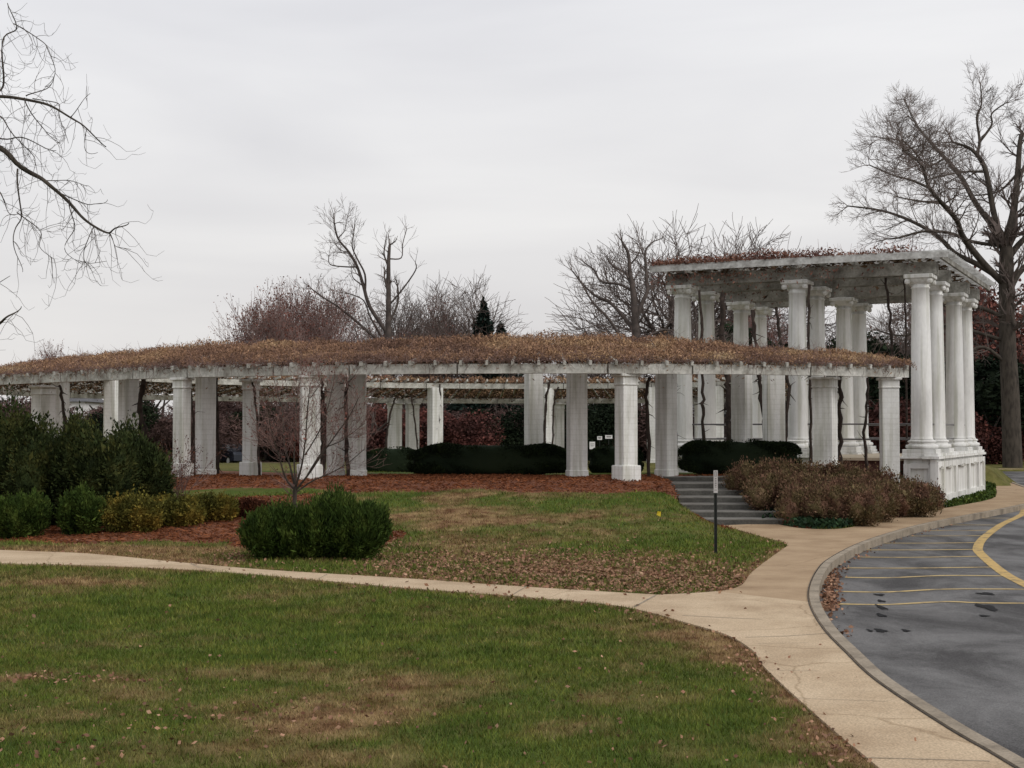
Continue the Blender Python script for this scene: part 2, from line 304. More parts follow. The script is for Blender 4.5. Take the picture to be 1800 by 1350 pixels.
tan_hi=[(1359,921),(1412,930),(1483,930),(1539,917),(1639,897),(1672,892),(1739,879),(1752,869),(1748,857),(1728,848)]
jointL=G(1155.6,1048); 
lo=smoothline([(2.6,5.0)]+[G(*p) for p in left_lo]+[(-16,26.9)],4)
hi=smoothline([(-16,29.9)]+[G(*p) for p in left_hi],4)
whi=smoothline([G(*p) for p in walk_hi],4)
thi=smoothline([G(*p) for p in tan_hi],4)
joint_end_i=min(range(len(curb_in)),key=lambda i:(curb_in[i][0]-G(1438,1064)[0])**2+(curb_in[i][1]-G(1438,1064)[1])**2)
k1=min(range(len(whi)),key=lambda i:(whi[i][0]-G(1258,1042)[0])**2+(whi[i][1]-G(1258,1042)[1])**2)
pale_poly = curb_in[:joint_end_i+1] + list(reversed(whi[:k1+1])) + list(reversed(hi))[1:] + list(reversed(lo))
tan_poly = curb_in[joint_end_i:] + [(23.9,86.0)] + [(22.0,74),(20.5,64)] + list(reversed(thi)) + list(reversed(whi[k1:]))
def inpoly(x,y,poly):
    x=np.asarray(x); y=np.asarray(y); r=np.zeros(x.shape,bool); n=len(poly)
    for i in range(n):
        x1,y1=poly[i]; x2,y2=poly[(i+1)%n]
        if y1==y2: continue
        c=((y1>y)!=(y2>y)) & (x < (x2-x1)*(y-y1)/(y2-y1)+x1); r^=c
    return r
def dpoly(x,y,line,closed=True):
    d=np.full(np.shape(x),1e9); n=len(line)
    for i in range(n if closed else n-1):
        x1,y1=line[i]; x2,y2=line[(i+1)%n]; dx,dy=x2-x1,y2-y1; l=dx*dx+dy*dy+1e-12
        t=np.clip(((x-x1)*dx+(y-y1)*dy)/l,0,1); d=np.minimum(d,np.hypot(x-x1-t*dx,y-y1-t*dy))
    return d
# stairs: (z, depth of nosing)
STX0,STX1=4.36,7.6
noses=[(.143,35.0),(.286,35.75),(.43,36.55),(.571,37.35),(.714,38.35),(.857,39.5),(1.0,40.9)]
# pavilion
TU=np.array([-.901,.434]); TV=np.array([.434,.901]); T0=np.array([12.44,43.2])
def tw(u,v): p=T0+TU*u+TV*v; return (p[0],p[1])
TUL=7.6; TVs=[0,2.5,6.6,9.1]
TROT=math.atan2(TU[1],TU[0])   # local x along -u direction handled with rz
def Hbase(x,y):
    x=np.asarray(x,dtype=float); y=np.asarray(y,dtype=float)
    e=ring_e(x,y); s=(e-1)*19.75
    Lf=np.interp(x,[3,5,6.5,9,12],[9,6.5,4.2,2.5,2.2])
    Lf=np.where(y>57,14.,Lf)
    u=np.clip((s-.25)/Lf,0,1); p=(1-u)**1.15
    zf=1.0-.3*sst(y,45,75)
    t=(x-13.2)*.901-(y-42.8)*.434
    m=1-sst(t,-1.6,-.3)
    bowl=.35*sst(-s,6,14)
    h=(zf-bowl)*p*m
    far=.45*sst(y,80,110)*(1-sst(x,5,22)); h=np.maximum(h,far*0)
    return h
def H(x,y):
    x=np.asarray(x,dtype=float); y=np.asarray(y,dtype=float)
    h=Hbase(x,y)
    ok=(y<60)&(y>8)&(h>0)
    if np.any(ok):
        xs=x[ok] if x.ndim else x[None]; ys=y[ok] if y.ndim else y[None]
        dd=np.minimum(dpoly(xs,ys,tan_poly),dpoly(xs,ys,pale_poly)); ins=inpoly(xs,ys,tan_poly)|inpoly(xs,ys,pale_poly)
        dd=np.where(ins,0,dd)
        onst=(xs>STX0-.22)&(xs<STX1+.1)&(ys>34.6)&(ys<41.2)
        f=sst(dd,.05,1.5); f=np.where(dd>1.5,1,f)
        if x.ndim: h[ok]=h[ok]*f
        else: h=h*float(f[0])
        prof=np.interp(ys,[34.9]+[n[1] for n in noses],[0]+[n[0] for n in noses])-.25
        st=np.where(onst,prof,1e9)
        if x.ndim: h[ok]=np.minimum(h[ok],st)
        else: h=min(float(h),float(st[0]))
    return h
def Hs(x,y): return float(H(np.array([x]),np.array([y]))[0])
def fbm(x,y,sc,oct=4,seed=0.0):
    return np.array([mnoise.fractal(Vector((a*sc+seed,b*sc,seed*1.7)),1.0,2.0,oct) for a,b in zip(np.ravel(x),np.ravel(y))]).reshape(np.shape(x))
def blob(x,y,px,py,wx,wy):
    """soft patch on the lawn given its place and half extents (pixel-measured, turned into metres)"""
    c=G(px,py); ax=wx/F*c[1]; a=G(px,py-wy); b=G(px,py+wy); ay=max((a[1]-b[1])/2,.2)
    return np.exp(-((x-c[0])/ax)**2-((y-c[1])/ay)**2)
def brown(x,y,rich=True):
    b=np.zeros(np.shape(x))
    for q in [(250,1250,420,45,.75),(60,1215,160,22,.6),(560,1270,150,28,.75),(30,1195,60,10,.9),(200,1300,300,40,.45),(700,1335,200,25,.6),(110,1028,110,10,.7),(230,1032,60,8,.7),
              (800,930,170,28,.75),(700,915,70,12,.7),(1000,940,150,15,.4),(1000,1000,260,26,.5),(120,970,300,14,.85),(390,975,120,18,.8),(1290,1150,60,20,.8),(1400,1260,60,60,.5),(1200,1120,90,12,.6),
              (700,1200,220,22,.35),(1380,1200,50,60,.55),(1000,1290,160,35,.35),(1150,1240,120,25,.3),(420,1180,200,14,.25)]:
        b=np.maximum(b,q[4]*blob(x,y,*q[:4]))
    edge=np.minimum(dpoly(x,y,lo,False),np.minimum(dpoly(x,y,hi,False),dpoly(x,y,whi,False)))
    n=fbm(x,y,.55,5,3.1) if rich else 0
    n2=fbm(x,y,2.3,3,8.1) if rich else 0
    n3=fbm(x,y,7.0,2,5.5) if rich else 0
    return np.clip(b*(1.15+1.3*n)+.40*n+.38*n2+.35*n3+.06+.55*(1-sst(edge,.03,.38)),0,1)
def mulchmask(x,y):
    s=(ring_e(x,y)-1)*19.75
    w=1.75+.25*np.sin(x*1.3)+.15*np.sin(x*2.9+1)
    w=np.where(x>2,w+np.clip((x-2)*.25,0,.8),w)
    m=(s<w)&(s>-5.2)&(x<STX0)&(y<57)
    m|=(s<w+1.5)&(s>-4)&(x>=STX0)&(x<13)&(y<46)
    c=G(560,955); m|=(((x-c[0])/1.75)**2+((y-c[1])/(1.75))**2)<1+.12*np.sin(6*np.arctan2(y-c[1],x-c[0]))
    m|=(x<-4.6+.25*np.sin(y*3))&(y>29.2+.2*np.sin(x*2.3)+.35*np.clip((x+7)*.4,0,2))&(y<35.5)&(s>0)
    return m

# ---------------------------------------------------------------- ground
def make_ground():
    xs=np.concatenate([np.linspace(-400,-60,18),np.linspace(-55,-22,24),np.arange(-20,22,.14),np.linspace(22.5,60,30),np.linspace(70,400,15)])
    ys=np.concatenate([np.linspace(-60,2,10),np.linspace(3,8,8),np.arange(8.5,46,.14),np.linspace(46.5,90,88),np.linspace(93,150,20),np.linspace(165,900,25)])
    X,Y=np.meshgrid(xs,ys); x=X.ravel(); y=Y.ravel()
    z=H(x,y)
    near=(np.abs(x)<30)&(y<60)&(y>5)
    nn=np.zeros_like(x); nn[near]=fbm(x[near],y[near],.35,3,1.0)*.035
    dp=np.full_like(x,9.); q=(y<95)&(y>2)&(x>-20)&(x<40)
    dp[q]=np.minimum(dpoly(x[q],y[q],tan_poly),dpoly(x[q],y[q],pale_poly))
    ins=np.zeros_like(x,bool); ins[q]=inpoly(x[q],y[q],tan_poly)|inpoly(x[q],y[q],pale_poly)
    z=z+nn*np.where(ins,0,np.clip(dp,0,1))
    inr=np.zeros_like(x,bool); inr=inpoly(x,y,road_poly); dr=np.full_like(x,9.); dr[q]=dpoly(x[q],y[q],curb,False)
    z=np.where(inr|(dr<.32),-.4,z)
    z=np.where((x>22)&(y>86)&(y<87)&inr,-.4,z)
    br=np.zeros_like(x); sel=(y<48)&(y>6)&(np.abs(x)<24); br[sel]=brown(x[sel],y[sel]); 
    sel2=~sel; br[sel2]=.35
    V=np.stack([x,y,z],1); ny,nx=X.shape
    idx=np.arange(nx*ny).reshape(ny,nx)
    Q=np.stack([idx[:-1,:-1],idx[:-1,1:],idx[1:,1:],idx[1:,:-1]],-1).reshape(-1,4)
    cx=x[Q].mean(1); cy=y[Q].mean(1)
    mm=mulchmask(cx,cy)&(~inpoly(cx,cy,tan_poly))&(~inpoly(cx,cy,pale_poly))&(~inr[Q[:,0]])
    for name,q,mt in (('lawn',Q[~mm],M['lawn']),('mulch_bed',Q[mm],M['mulch'])):
        u,inv=np.unique(q,return_inverse=True)
        o=mesh(name,V[u],[inv.reshape(-1,4)],mt,None,True,{'brown':br[u]}); tag(o,kind='structure')
make_ground()
def sheet(name, poly, z, m, thick=.0):
    pts=[Vector((p[0],p[1],0)) for p in poly]
    from mathutils.geometry import tessellate_polygon
    tr=tessellate_polygon([pts]); n=len(pts)
    V=[(p.x,p.y,z) for p in pts]; f=[t if (pts[t[1]]-pts[t[0]]).cross(pts[t[2]]-pts[t[0]]).z>0 else t[::-1] for t in tr]; q=[]
    if thick:
        V+=[(p.x,p.y,z-thick) for p in pts]; q=[(i,(i+1)%n,n+(i+1)%n,n+i) for i in range(n)]
    return mesh(name,V,[np.array(f)]+([np.array(q)] if q else []),m)
tag(sheet('road',road_poly,RZ,M['asphalt']),kind='structure')
tag(sheet('footpath',pale_poly,.022,M['concrete'],.12),kind='structure')
tag(sheet('pavement',tan_poly,.018,M['tan'],.12),kind='structure')
def strip(name,line_a,line_b,z0,z1,m):
    n=len(line_a); V=[(*p,z1) for p in line_a]+[(*p,z1) for p in line_b]+[(*p,z0) for p in line_a]+[(*p,z0) for p in line_b]
    q=[]
    for i in range(n-1):
        q+=[(i,i+1,n+i+1,n+i),(2*n+i,i,i+1,2*n+i+1),(3*n+i,3*n+i+1,n+i+1,n+i)]
    return mesh(name,V,[np.array(q)],m)
tag(strip('curb',curb,curb_in,-.3,.034,M['curb']),kind='structure')
g_=offset(curb,.143); tag(strip('curb_joint',g_,offset(curb,.156),0.0,.031,M['bark']),kind='structure')
far_c=[(24.4,86.0),(90,86.0)]; tag(strip('curb',far_c,[(24.4,86.3),(90,86.3)],-.3,.03,M['concrete']),kind='structure')
# joints in the pavement (dark grooves as thin sheets)
def groove(pxs,w=.012,z=.026):
    L_=[G(*p) for p in pxs]; a=offset(L_,w/2); b=offset(L_,-w/2); n=len(a)
    return [(*p,z) for p in a]+[(*p,z) for p in b],[(n+i,n+i+1,i+1,i) for i in range(n-1)]
V=[];Q=[];n0=0
for pxs,w in [([(1153,1049),(1135,1059),(1115,1070)],.03),([(1200,1085),(1270,1089),(1340,1092)],.018),([(1310,1124),(1380,1122),(1468,1116)],.015),([(1330,1135),(1420,1134)],.008),
            ([(1350,1182),(1440,1184)],.008),([(380,1004),(350,1000),(335,993)],.02),([(1520,1338),(1640,1341),(1740,1344)],.012),([(560,1020),(575,1012)],.015),([(900,1049),(925,1034)],.015),([(1400,1232),(1560,1238)],.007)]:
    v,q=groove(pxs,w); V+=v; Q+=[tuple(i+n0 for i in t) for t in q]; n0+=len(v)
o=mesh('pavement_joint',V,[np.array(Q)],M['curb']); tag(o,kind='structure')
# yellow markings
def band(pts,w):
    L_=smoothline(pts,4); a=offset(L_,w/2); b=offset(L_,-w/2); n=len(a)
    return [(*p,RZ+.006) for p in a]+[(*p,RZ+.006) for p in b],[(n+i,n+i+1,i+1,i) for i in range(n-1)]
GR=lambda x,y:G(x,y,RZ)
v,q=band([(17.5,51.5)]+[GR(*p) for p in [(1800,898),(1761,922),(1730,945),(1719,962),(1724,974),(1762,1006),(1800,1027),(1850,1052)]],.20)
tag(mesh('road_marking',v,[np.array(q)],M['yellow']),kind='structure')
V=[];Q=[];n0=0
for l in [[(1473,1062),(1560,1063),(1660,1058),(1720,1060),(1810,1061)],[(1469,1040),(1560,1041),(1660,1036),(1800,1036)],[(1485,1015),(1560,1016),(1660,1012),(1777,1013)],[(1489,998.6),(1600,999),(1750,997)],
          [(1508,979.5),(1600,980),(1726,978)],[(1520,967),(1620,967),(1718,966)],[(1538,955),(1640,955),(1720,954)],[(1600,942.5),(1728,942)],[(1621,933),(1742,932.5)],[(1656,923),(1758,923)],[(1700,911),(1775,911)]]:
    v,q=band([GR(*p) for p in l],.12); V+=[(a,b,RZ+.005) for a,b,c in v]; Q+=[tuple(i+n0 for i in t) for t in q]; n0+=len(v)
tag(mesh('parking_stripe',V,[np.array(Q)],M['yellow2']),kind='structure')
# matte dark tar patches on the road
V=[];T=[];n0=0
for (px,py,w,h) in [(1546,1046,9,1.5),(1549,1057,6,2),(1549,1068,6,4),(1549,1082,7,3),(1733,1044,14,2),(1735,1068,12,6),(1730,1083,8,1.5),(1548,1109,9,3),(1529,1109,4,2),(1592,1109,6,2)]:
    c=GR(px,py); ax=w/F*c[1]; ay=(GR(px,py-h)[1]-GR(px,py+h)[1])/2; k=22
    V.append((c[0],c[1],RZ+.008))
    for i in range(k):
        a=2*math.pi*i/k; r=1+.22*math.sin(3*a+px)+.15*math.sin(5*a+py); V.append((c[0]+ax*r*math.cos(a),c[1]+ay*r*math.sin(a),RZ+.008))
    T+=[(n0,n0+1+i,n0+1+(i+1)%k) for i in range(k)]; n0+=k+1
tag(mesh('tar_patch',V,[np.array(T)],M['road_tar']),kind='structure')

# ---------------------------------------------------------------- grass, leaves, mulch chips
def scatter(n, pxr, pyr, ok=None, z=0):
    px=RNG.uniform(*pxr,n); py=RNG.uniform(*pyr,n)
    return px,py
def region_points(dens, x0,x1,y0,y1):
    n=int(dens*(x1-x0)*(y1-y0)); return RNG.uniform(x0,x1,n),RNG.uniform(y0,y1,n)
paved=lambda x,y: inpoly(x,y,pale_poly)|inpoly(x,y,tan_poly)|inpoly(x,y,road_poly)|(dpoly(x,y,curb,False)<.2)
GX=[];GY=[]
for (y0,y1,dn) in [(9.0,12,2900),(12,15,2300),(15,19,1500),(19,24,800),(24,30,450),(30,36,300)]:
    x,y=region_points(dn,-.38*y1,.38*y1,y0,y1); k=np.abs(x)<.375*y+.2; x,y=x[k],y[k]
    k=~paved(x,y); x,y=x[k],y[k]; k=~mulchmask(x,y); x,y=x[k],y[k]; GX.append(x);GY.append(y)
x,y=region_points(260,-7,3,47,53); GX.append(x);GY.append(y)
x=np.concatenate(GX); y=np.concatenate(GY); z=H(x,y)
cell=np.random.default_rng(1)
br=None
# brown factor on a coarse lattice, then looked up
bx=np.arange(-16,16,.12); by=np.arange(8,56,.12); BXX,BYY=np.meshgrid(bx,by); BB=brown(BXX.ravel(),BYY.ravel()).reshape(BXX.shape)
_xx,_yy=BXX.ravel(),BYY.ravel(); _ins=inpoly(_xx,_yy,tan_poly)|inpoly(_xx,_yy,pale_poly)
ZZ=(fbm(_xx,_yy,.35,3,1.0)*.035*np.where(_ins,0,np.clip(np.minimum(dpoly(_xx,_yy,tan_poly),dpoly(_xx,_yy,pale_poly)),0,1))).reshape(BXX.shape)
def zrl(x,y):
    f=np.clip((y-8)/.12,0,len(by)-1.001); g=np.clip((x+16)/.12,0,len(bx)-1.001); i=f.astype(int); j=g.astype(int); f=f-i; g=g-j
    return ZZ[i,j]*(1-f)*(1-g)+ZZ[i+1,j]*f*(1-g)+ZZ[i,j+1]*(1-f)*g+ZZ[i+1,j+1]*f*g
def brl(x,y):
    i=np.clip(((y-8)/.12).astype(int),0,len(by)-1); j=np.clip(((x+16)/.12).astype(int),0,len(bx)-1); return BB[i,j]
b=brl(x,y); n=len(x); z=z+zrl(x,y)
hgt=RNG.uniform(.02,.058,n)*(1-.35*b)*np.clip(y/14,1,1.6); wd=RNG.uniform(.0025,.0055,n)*np.clip(y/11,1,2.6)
an=RNG.uniform(0,np.pi,n); lean=RNG.normal(0,.5,(n,2))*hgt[:,None]
ca,sa=np.cos(an)*wd,np.sin(an)*wd
V=np.stack([np.stack([x-ca,y-sa,z-.005],1),np.stack([x+ca,y+sa,z-.005],1),np.stack([x+lean[:,0],y+lean[:,1],z+hgt],1)],1).reshape(-1,3)
bb=np.clip(b+RNG.normal(0,.13,n),0,1)
o=mesh('grass',V,[np.arange(3*n).reshape(n,3)],M['grassleaf'],None,False,{'brown':np.repeat(bb,3)})
tag(o,'short green and straw coloured grass blades of the mown lawn','grass',kind='stuff')
# fallen leaves
LX=[];LY=[]
def leaves(px,py,wx,wy,n,gauss=True):
    a=RNG.normal(px,wx,n) if gauss else RNG.uniform(px-wx,px+wx,n); c=RNG.normal(py,wy,n) if gauss else RNG.uniform(py-wy,py+wy,n)
    c=np.maximum(c,905)
    q=np.array([G(i,j,.02) for i,j in zip(a,c)]); LX.append(q[:,0]);LY.append(q[:,1])
for a in [(1010,1003,160,19,4600),(850,990,120,14,1500),(1180,1020,90,11,1800),(720,985,40,12,260),(690,975,16,14,160),(1280,1030,25,8,180),(420,982,25,7,200),(60,1193,60,5,60),(200,1195,60,5,60),(150,1260,200,25,110),(560,1260,140,20,110),(1440,1290,40,30,70),(1325,1160,22,18,90),(1480,1325,25,22,80),(130,1320,130,18,60),(1000,925,170,14,90)]: leaves(*a)
leaves(800,1200,800,150,240,False); leaves(600,950,600,30,160,False)
for ln_,n_ in ((lo,500),(whi,260),(hi,200)):
    A=np.array(ln_); j=RNG.integers(0,len(A),n_); LX.append(A[j,0]+RNG.normal(0,.22,n_)); LY.append(A[j,1]+RNG.normal(0,.22,n_))
x=np.concatenate(LX);y=np.concatenate(LY); k=(~paved(x,y)|(RNG.random(len(x))<.10)&(x<3.3))&(y>9); x,y=x[k],y[k]
# leaves in the gutter
gx=[];gy=[]
for i in range(650):
    t=random.random(); ln=[(1447,1040),(1452,1012),(1444,1062),(1450,1072),(1500,1130),(1512,1000-20)]
    px=random.gauss(1458,9); py=random.uniform(1000,1075); p=G(px,py,RZ); gx.append(p[0]);gy.append(p[1])
for i in range(220):
    j=random.randrange(30,len(curb)-30); p=curb[j]; gx.append(p[0]+abs(random.gauss(.12,.1))); gy.append(p[1]+random.uniform(-.2,.2))
gx=np.array(gx);gy=np.array(gy); k=inpoly(gx,gy,road_poly); gx,gy=gx[k],gy[k]
X=np.concatenate([x,gx]);Y=np.concatenate([y,gy]); Z=np.concatenate([H(x,y)+zrl(x,y)+RNG.uniform(.02,.045,len(x)),np.full(len(gx),RZ+.015)])
cen=np.stack([X,Y,Z],1); D=RNG.normal(size=cen.shape); D[:,2]*=.35
v,q=cards(cen,RNG.uniform(.026,.056,len(cen))*np.where((cen[:,1]>17)&(cen[:,1]<30),1.55,1),1.5,dirs=D,spread=.1)
o=mesh('leaf_litter',v,[q],M['litter']); tag(o,'scattered dry brown fallen leaves on the lawn and along the gutter','fallen leaves',kind='stuff')
# mulch chips
x,y=region_points(260,-13,13,28,42); k=mulchmask(x,y)&~paved(x,y)&(H(x,y)>-.2); x,y=x[k],y[k]
cc=G(560,955); x2,y2=RNG.normal(cc[0],1.0,5000),RNG.normal(cc[1],1.0,5000); k=mulchmask(x2,y2)&~paved(x2,y2); x=np.concatenate([x,x2[k]]);y=np.concatenate([y,y2[k]])
cen=np.stack([x,y,H(x,y)+zrl(x,y)+RNG.uniform(.0,.04,len(x))],1); D=RNG.normal(size=cen.shape); D[:,2]*=.3
v,q=cards(cen,RNG.uniform(.06,.16,len(cen)),5,dirs=D,spread=.1)
o=mesh('mulch_chips',v,[q],M['straw']); tag(o,'loose rust coloured pine straw covering the planting beds','mulch',kind='stuff')

# ---------------------------------------------------------------- stairs
st=thing('stairs','broad dark concrete stairs climbing the bank to the colonnade','stairs',(6.1,35,0))
mb=MB(); ms=MB()
prev=34.98
for i,(z,d) in enumerate(noses):
    dn=noses[i+1][1] if i+1<len(noses) else 42.3
    q=MB(); q.box(((STX0+STX1)/2-6.1,(d+dn)/2+.05-35,z/2-.3),(STX1-STX0-.004*i,dn-d+.1,z+.6-.03),bev=.01)
    so=q.build('step',M['step'],st)
    q=MB(); q.box(((STX0+STX1)/2-6.1,(d+dn)/2+.03-35,z-.013),(STX1-STX0+.01,dn-d+.06,.03),bev=.008); q.build('nosing',M['nosing'],so)

# ---------------------------------------------------------------- ring colonnade
ZB,BH,ZI=3.80,.26,4.5
col=thing('colonnade','long curved vine covered colonnade of white brick pillars','colonnade',(1,38,1.0))
O0=np.array([1,38,1.0])
def loc(p): return (p[0]-O0[0],p[1]-O0[1],p[2]-O0[2])
def pillar(px,d,wpx,yaw,outer,ztop=None):
    x=(px-900)/F*d; y=d; zb=Hs(x,y)-.15; w=wpx
    zt=ztop if ztop else (ZB if outer else ZI)
    m=MB(); 
    if outer: m.box(loc((x,y,(zb+zt-.30)/2)),(w,w,zt-.30-zb),yaw,bev=.012)
    else: m.box(loc((x,y,(zb+zt)/2)),(w,w,zt-zb),yaw,bev=.012)
    p=m.build('pillar',M['brick'],col)
    zf=max(Hs(x,y),.2)
    if outer:
        c=MB(); c.box(loc((x,y,zt-.275)),(w+.05,w+.05,.05),yaw,bev=.012); c.box(loc((x,y,zt-.16)),(w+.015,w+.015,.18),yaw); c.box(loc((x,y,zt-.035)),(w+.14,w+.14,.07),yaw,bev=.012); c.build('cap',M['plaster'],p)
        b=MB(); b.box(loc((x,y,zf+.13)),(w+.13,w+.13,.56),yaw,bev=.02); b.build('plinth',M['brick'],p)
    else:
        b=MB(); b.box(loc((x,y,zf+.06)),(w+.05,w+.05,.26),yaw,bev=.015); b.build('plinth',M['brick'],p)
    return p
R=math.radians
for px,d,w,ya in [(76,46.9,.56,R(50)),(320,40.0,.36,R(-28)),(441,41.4,.35,R(-28)),(545,38.3,.50,R(15)),(1100.5,37.3,.44,R(28)),(1450,39.5,.56,R(-28)),(1563,39.8,.47,R(-4)),
                  (-40,53.5,.5,R(60))]: pillar(px,d,w,ya,True)
for px,d,w,ya in [(226,45.2,.49,R(40)),(361.5,41.6,.46,R(35)),(590,41.2,.50,R(5)),(628,40.9,.50,R(3)),(938,43.4,.46,R(18)),(1014,40.8,.51,R(10)),(1171,41.4,.46,R(42)),(1304,42.3,.47,R(-38)),(1360,42.9,.55,R(6)),
                  (106,50.0,.45,R(60))]: pillar(px,d,w,ya,False)
# far and left side rows
def onring(th,s,w,ya,outer):
    x,y=ringpt(th,s); pillar(900+x/y*F,y,w,ya,outer)
for px in (196,):
    th=min((R(-a*.25) for a in range(150,400)),key=lambda t:abs(900+ringpt(t,4.2)[0]/ringpt(t,4.2)[1]*F-px)); onring(th,4.2,.5,th,False)
def far(px,s,w,ya,outer):   # place at given pixel column on the far arc
    best=None
    for k in range(-1000,1001):
        th=math.pi+k*.001*1.2; x,y=ringpt(th,s); e=abs(900+x/y*F-px)
        if best is None or e<best[0]: best=(e,x,y)
    pillar(px,best[2],w,ya,outer)
for px,w,ya in [(765,.6,R(30)),(961,.55,R(35)),(1146,.42,R(10)),(560,.5,R(10)),(1262,.5,R(0))]: far(px,4.2,w,ya,False)
for px,w,ya in [(694,.6,R(25)),(725,.6,R(20)),(980,.55,R(25)),(1230,.5,0),(1340,.5,0)]: far(px,0,w,ya,True)
# beams: curved segments
def beamseg(t0,t1,s,zb,h,w,name='beam',n=5):
    a=[];b=[]
    for k in range(n+1):
        th=t0+(t1-t0)*k/n; ss=s if not callable(s) else s(th)
        a.append(ringpt(th,ss-w/2)); b.append(ringpt(th,ss+w/2))
    V=[]; 
    for p in a: V+=[loc((*p,zb)),loc((*p,zb+h))]
    m=len(V)
    for p in b: V+=[loc((*p,zb)),loc((*p,zb+h))]
    q=[]
    for k in range(n):
        i=2*k; q+=[(i,i+2,i+3,i+1),(m+i,m+i+1,m+i+3,m+i+2),(i+1,i+3,m+i+3,m+i+1),(i,m+i,m+i+2,i+2)]
    q+=[(0,1,m+1,m),(2*n,m+2*n,m+2*n+1,2*n+1)]
    return mesh(name,V,[np.array(q)],M['timber'],col)
def segs(): 
    t=TH1; out=[]
    rr=random.Random(5)
    while t>TH0+.02:
        dt=rr.choice([.115,.15,.175,.2]); out.append((t,max(t-dt,TH0))); t-=dt
    return out
for i,(a,b) in enumerate(segs()):
    beamseg(a-.0012,b+.0012,-.02,ZB+.002*(i%2),BH-.01*(i%2),.24)
    if b<R(27): beamseg(min(a,R(28))-.0012,b+.0012,ringw,ZB+(ZI-ZB)*ringw((a+b)/2)/4.2-.03,BH,.24)
# end post bracket of outer beam
# rafters
raf=[]; t=TH1-.01
while t>TH0: raf.append(t); t-=.67/19.6
raf_near=[t for t in raf if t>R(-75)]; rest=[t for t in raf if t<=R(-75)]
def zr(s): return ZB+BH+.055+(ZI-ZB)*s/4.2
def rafter(mb,t,w_=.07,h=.11):
    w=ringw(t); a=ringpt(t,-.27); b=ringpt(t,w+.40); mb.bar(loc((*a,zr(-.27))),loc((*b,zr(w+.4))),w_,h)
for t in raf_near[:99]:
    m=MB(); rafter(m,t); m.build('rafter',M['timber'],col)
rest=raf_near[99:]+rest
m=MB()
for t in rest: rafter(m,t)
tag(m.build('rafter',M['timber'],col),'timber rafters along the far side of the ring',kind='stuff')
# ---- vine canopy on the ring
def canopy():
    r=RNG; N_=230000
    # more leaves on the near side
    th=np.concatenate([r.uniform(R(-82),TH1+.01,int(N_*.80)),r.uniform(TH0,R(-82),int(N_*.20))])
    w=np.clip((th-R(15))/R(16),0,1)*-3.2+4.2
    s=r.uniform(-.055,1,len(th)); s=np.where(s<0,s*4.2,s*(w+.35))
    # lumpy height
    X=CX+(Bf(th)-s)*np.sin(th); Y=CY-(A_-s)*np.cos(th)
    lx=fbm(X,Y,1.1,3,2.0)*1.6+fbm(X,Y,3.5,2,9.0)*1.0+np.sin(X*1.7)*.2+np.sin(X*3.9+Y)*.3+np.sin(X*.6+1)*.5+np.sin(Y*1.1)*.3
    hgt=(.18+.085*lx)*np.where(th>R(18),.62,1)
    hgt=np.maximum(hgt,.06)
    u=r.beta(1.3,1.6,len(th))
    over=(s<-.08); base=ZB+BH+.09+(ZI-ZB)*s/4.2
    Z=base+u*hgt*1.25+np.where(over,-r.exponential(.06,len(th)),0)
    # a few droops under the rafters
    dr=(r.random(len(th))<.06)&(s>.2); Z=np.where(dr,base-.10-r.exponential(.10,len(th)),Z)
    cen=np.stack([X,Y,Z],1); D=r.normal(size=cen.shape); D[:,2]=np.abs(D[:,2])*1.3
    v,q=cards(cen,r.uniform(.04,.11,len(th))*np.where(th<R(-82),1.7,1),3.2,dirs=D,spread=.3)
    o=mesh('vine_canopy',v,[q],M['vine']); tag(o,'thick dry russet vines covering the curved colonnade roof','vines',kind='stuff')
    # strands: thin stems sticking up and hanging down
    ln=[]
    for k in range(11000):
        t=r.uniform(R(-82),TH1); w_=ringw(t); ss=r.uniform(-.22,w_+.3) if k%2 else r.choice([-.15,w_+.2])+r.normal(0,.10)
        p=np.array([*ringpt(t,ss),ZB+BH+.1+(ZI-ZB)*ss/4.2])
        d=r.normal(size=3); d[2]=abs(d[2])*.9; d/=np.linalg.norm(d); L=r.uniform(.12,.40)*(1+.8*(r.random()<.12))
        if k%9==0: L*=1.4
        pts=[p,p+d*L*.5+r.normal(size=3)*.03,p+d*L+np.array([0,0,-.25*L*r.random()])]
        ln.append((pts,[.006,.0045,.002]))
    for k in range(1300):   # hanging over the beam
        t=r.uniform(R(-70),TH1); p=np.array([*ringpt(t,-.19+r.normal(0,.06)),ZB+BH+.1]); L=r.exponential(.13)+.05
        if L>.5: L=.5
        ln.append(([p,p+np.array([r.normal(0,.04),r.normal(0,.04),-L*.5]),p+np.array([r.normal(0,.07),r.normal(0,.05),-L])],[.006,.005,.003]))
    V_,Q_=tubes(ln,3); tag(mesh('vine_strands',V_,[Q_],M['twig_red']),'thin bare vine shoots sprouting along the colonnade roof','vines',kind='stuff')
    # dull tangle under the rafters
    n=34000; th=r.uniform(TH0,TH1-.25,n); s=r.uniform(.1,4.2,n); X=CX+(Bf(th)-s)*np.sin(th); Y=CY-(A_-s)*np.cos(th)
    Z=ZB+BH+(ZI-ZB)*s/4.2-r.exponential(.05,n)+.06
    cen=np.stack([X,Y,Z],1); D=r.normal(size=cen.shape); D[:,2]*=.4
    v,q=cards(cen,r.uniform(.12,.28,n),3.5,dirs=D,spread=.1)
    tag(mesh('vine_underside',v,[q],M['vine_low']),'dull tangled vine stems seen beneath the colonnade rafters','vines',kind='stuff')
canopy()

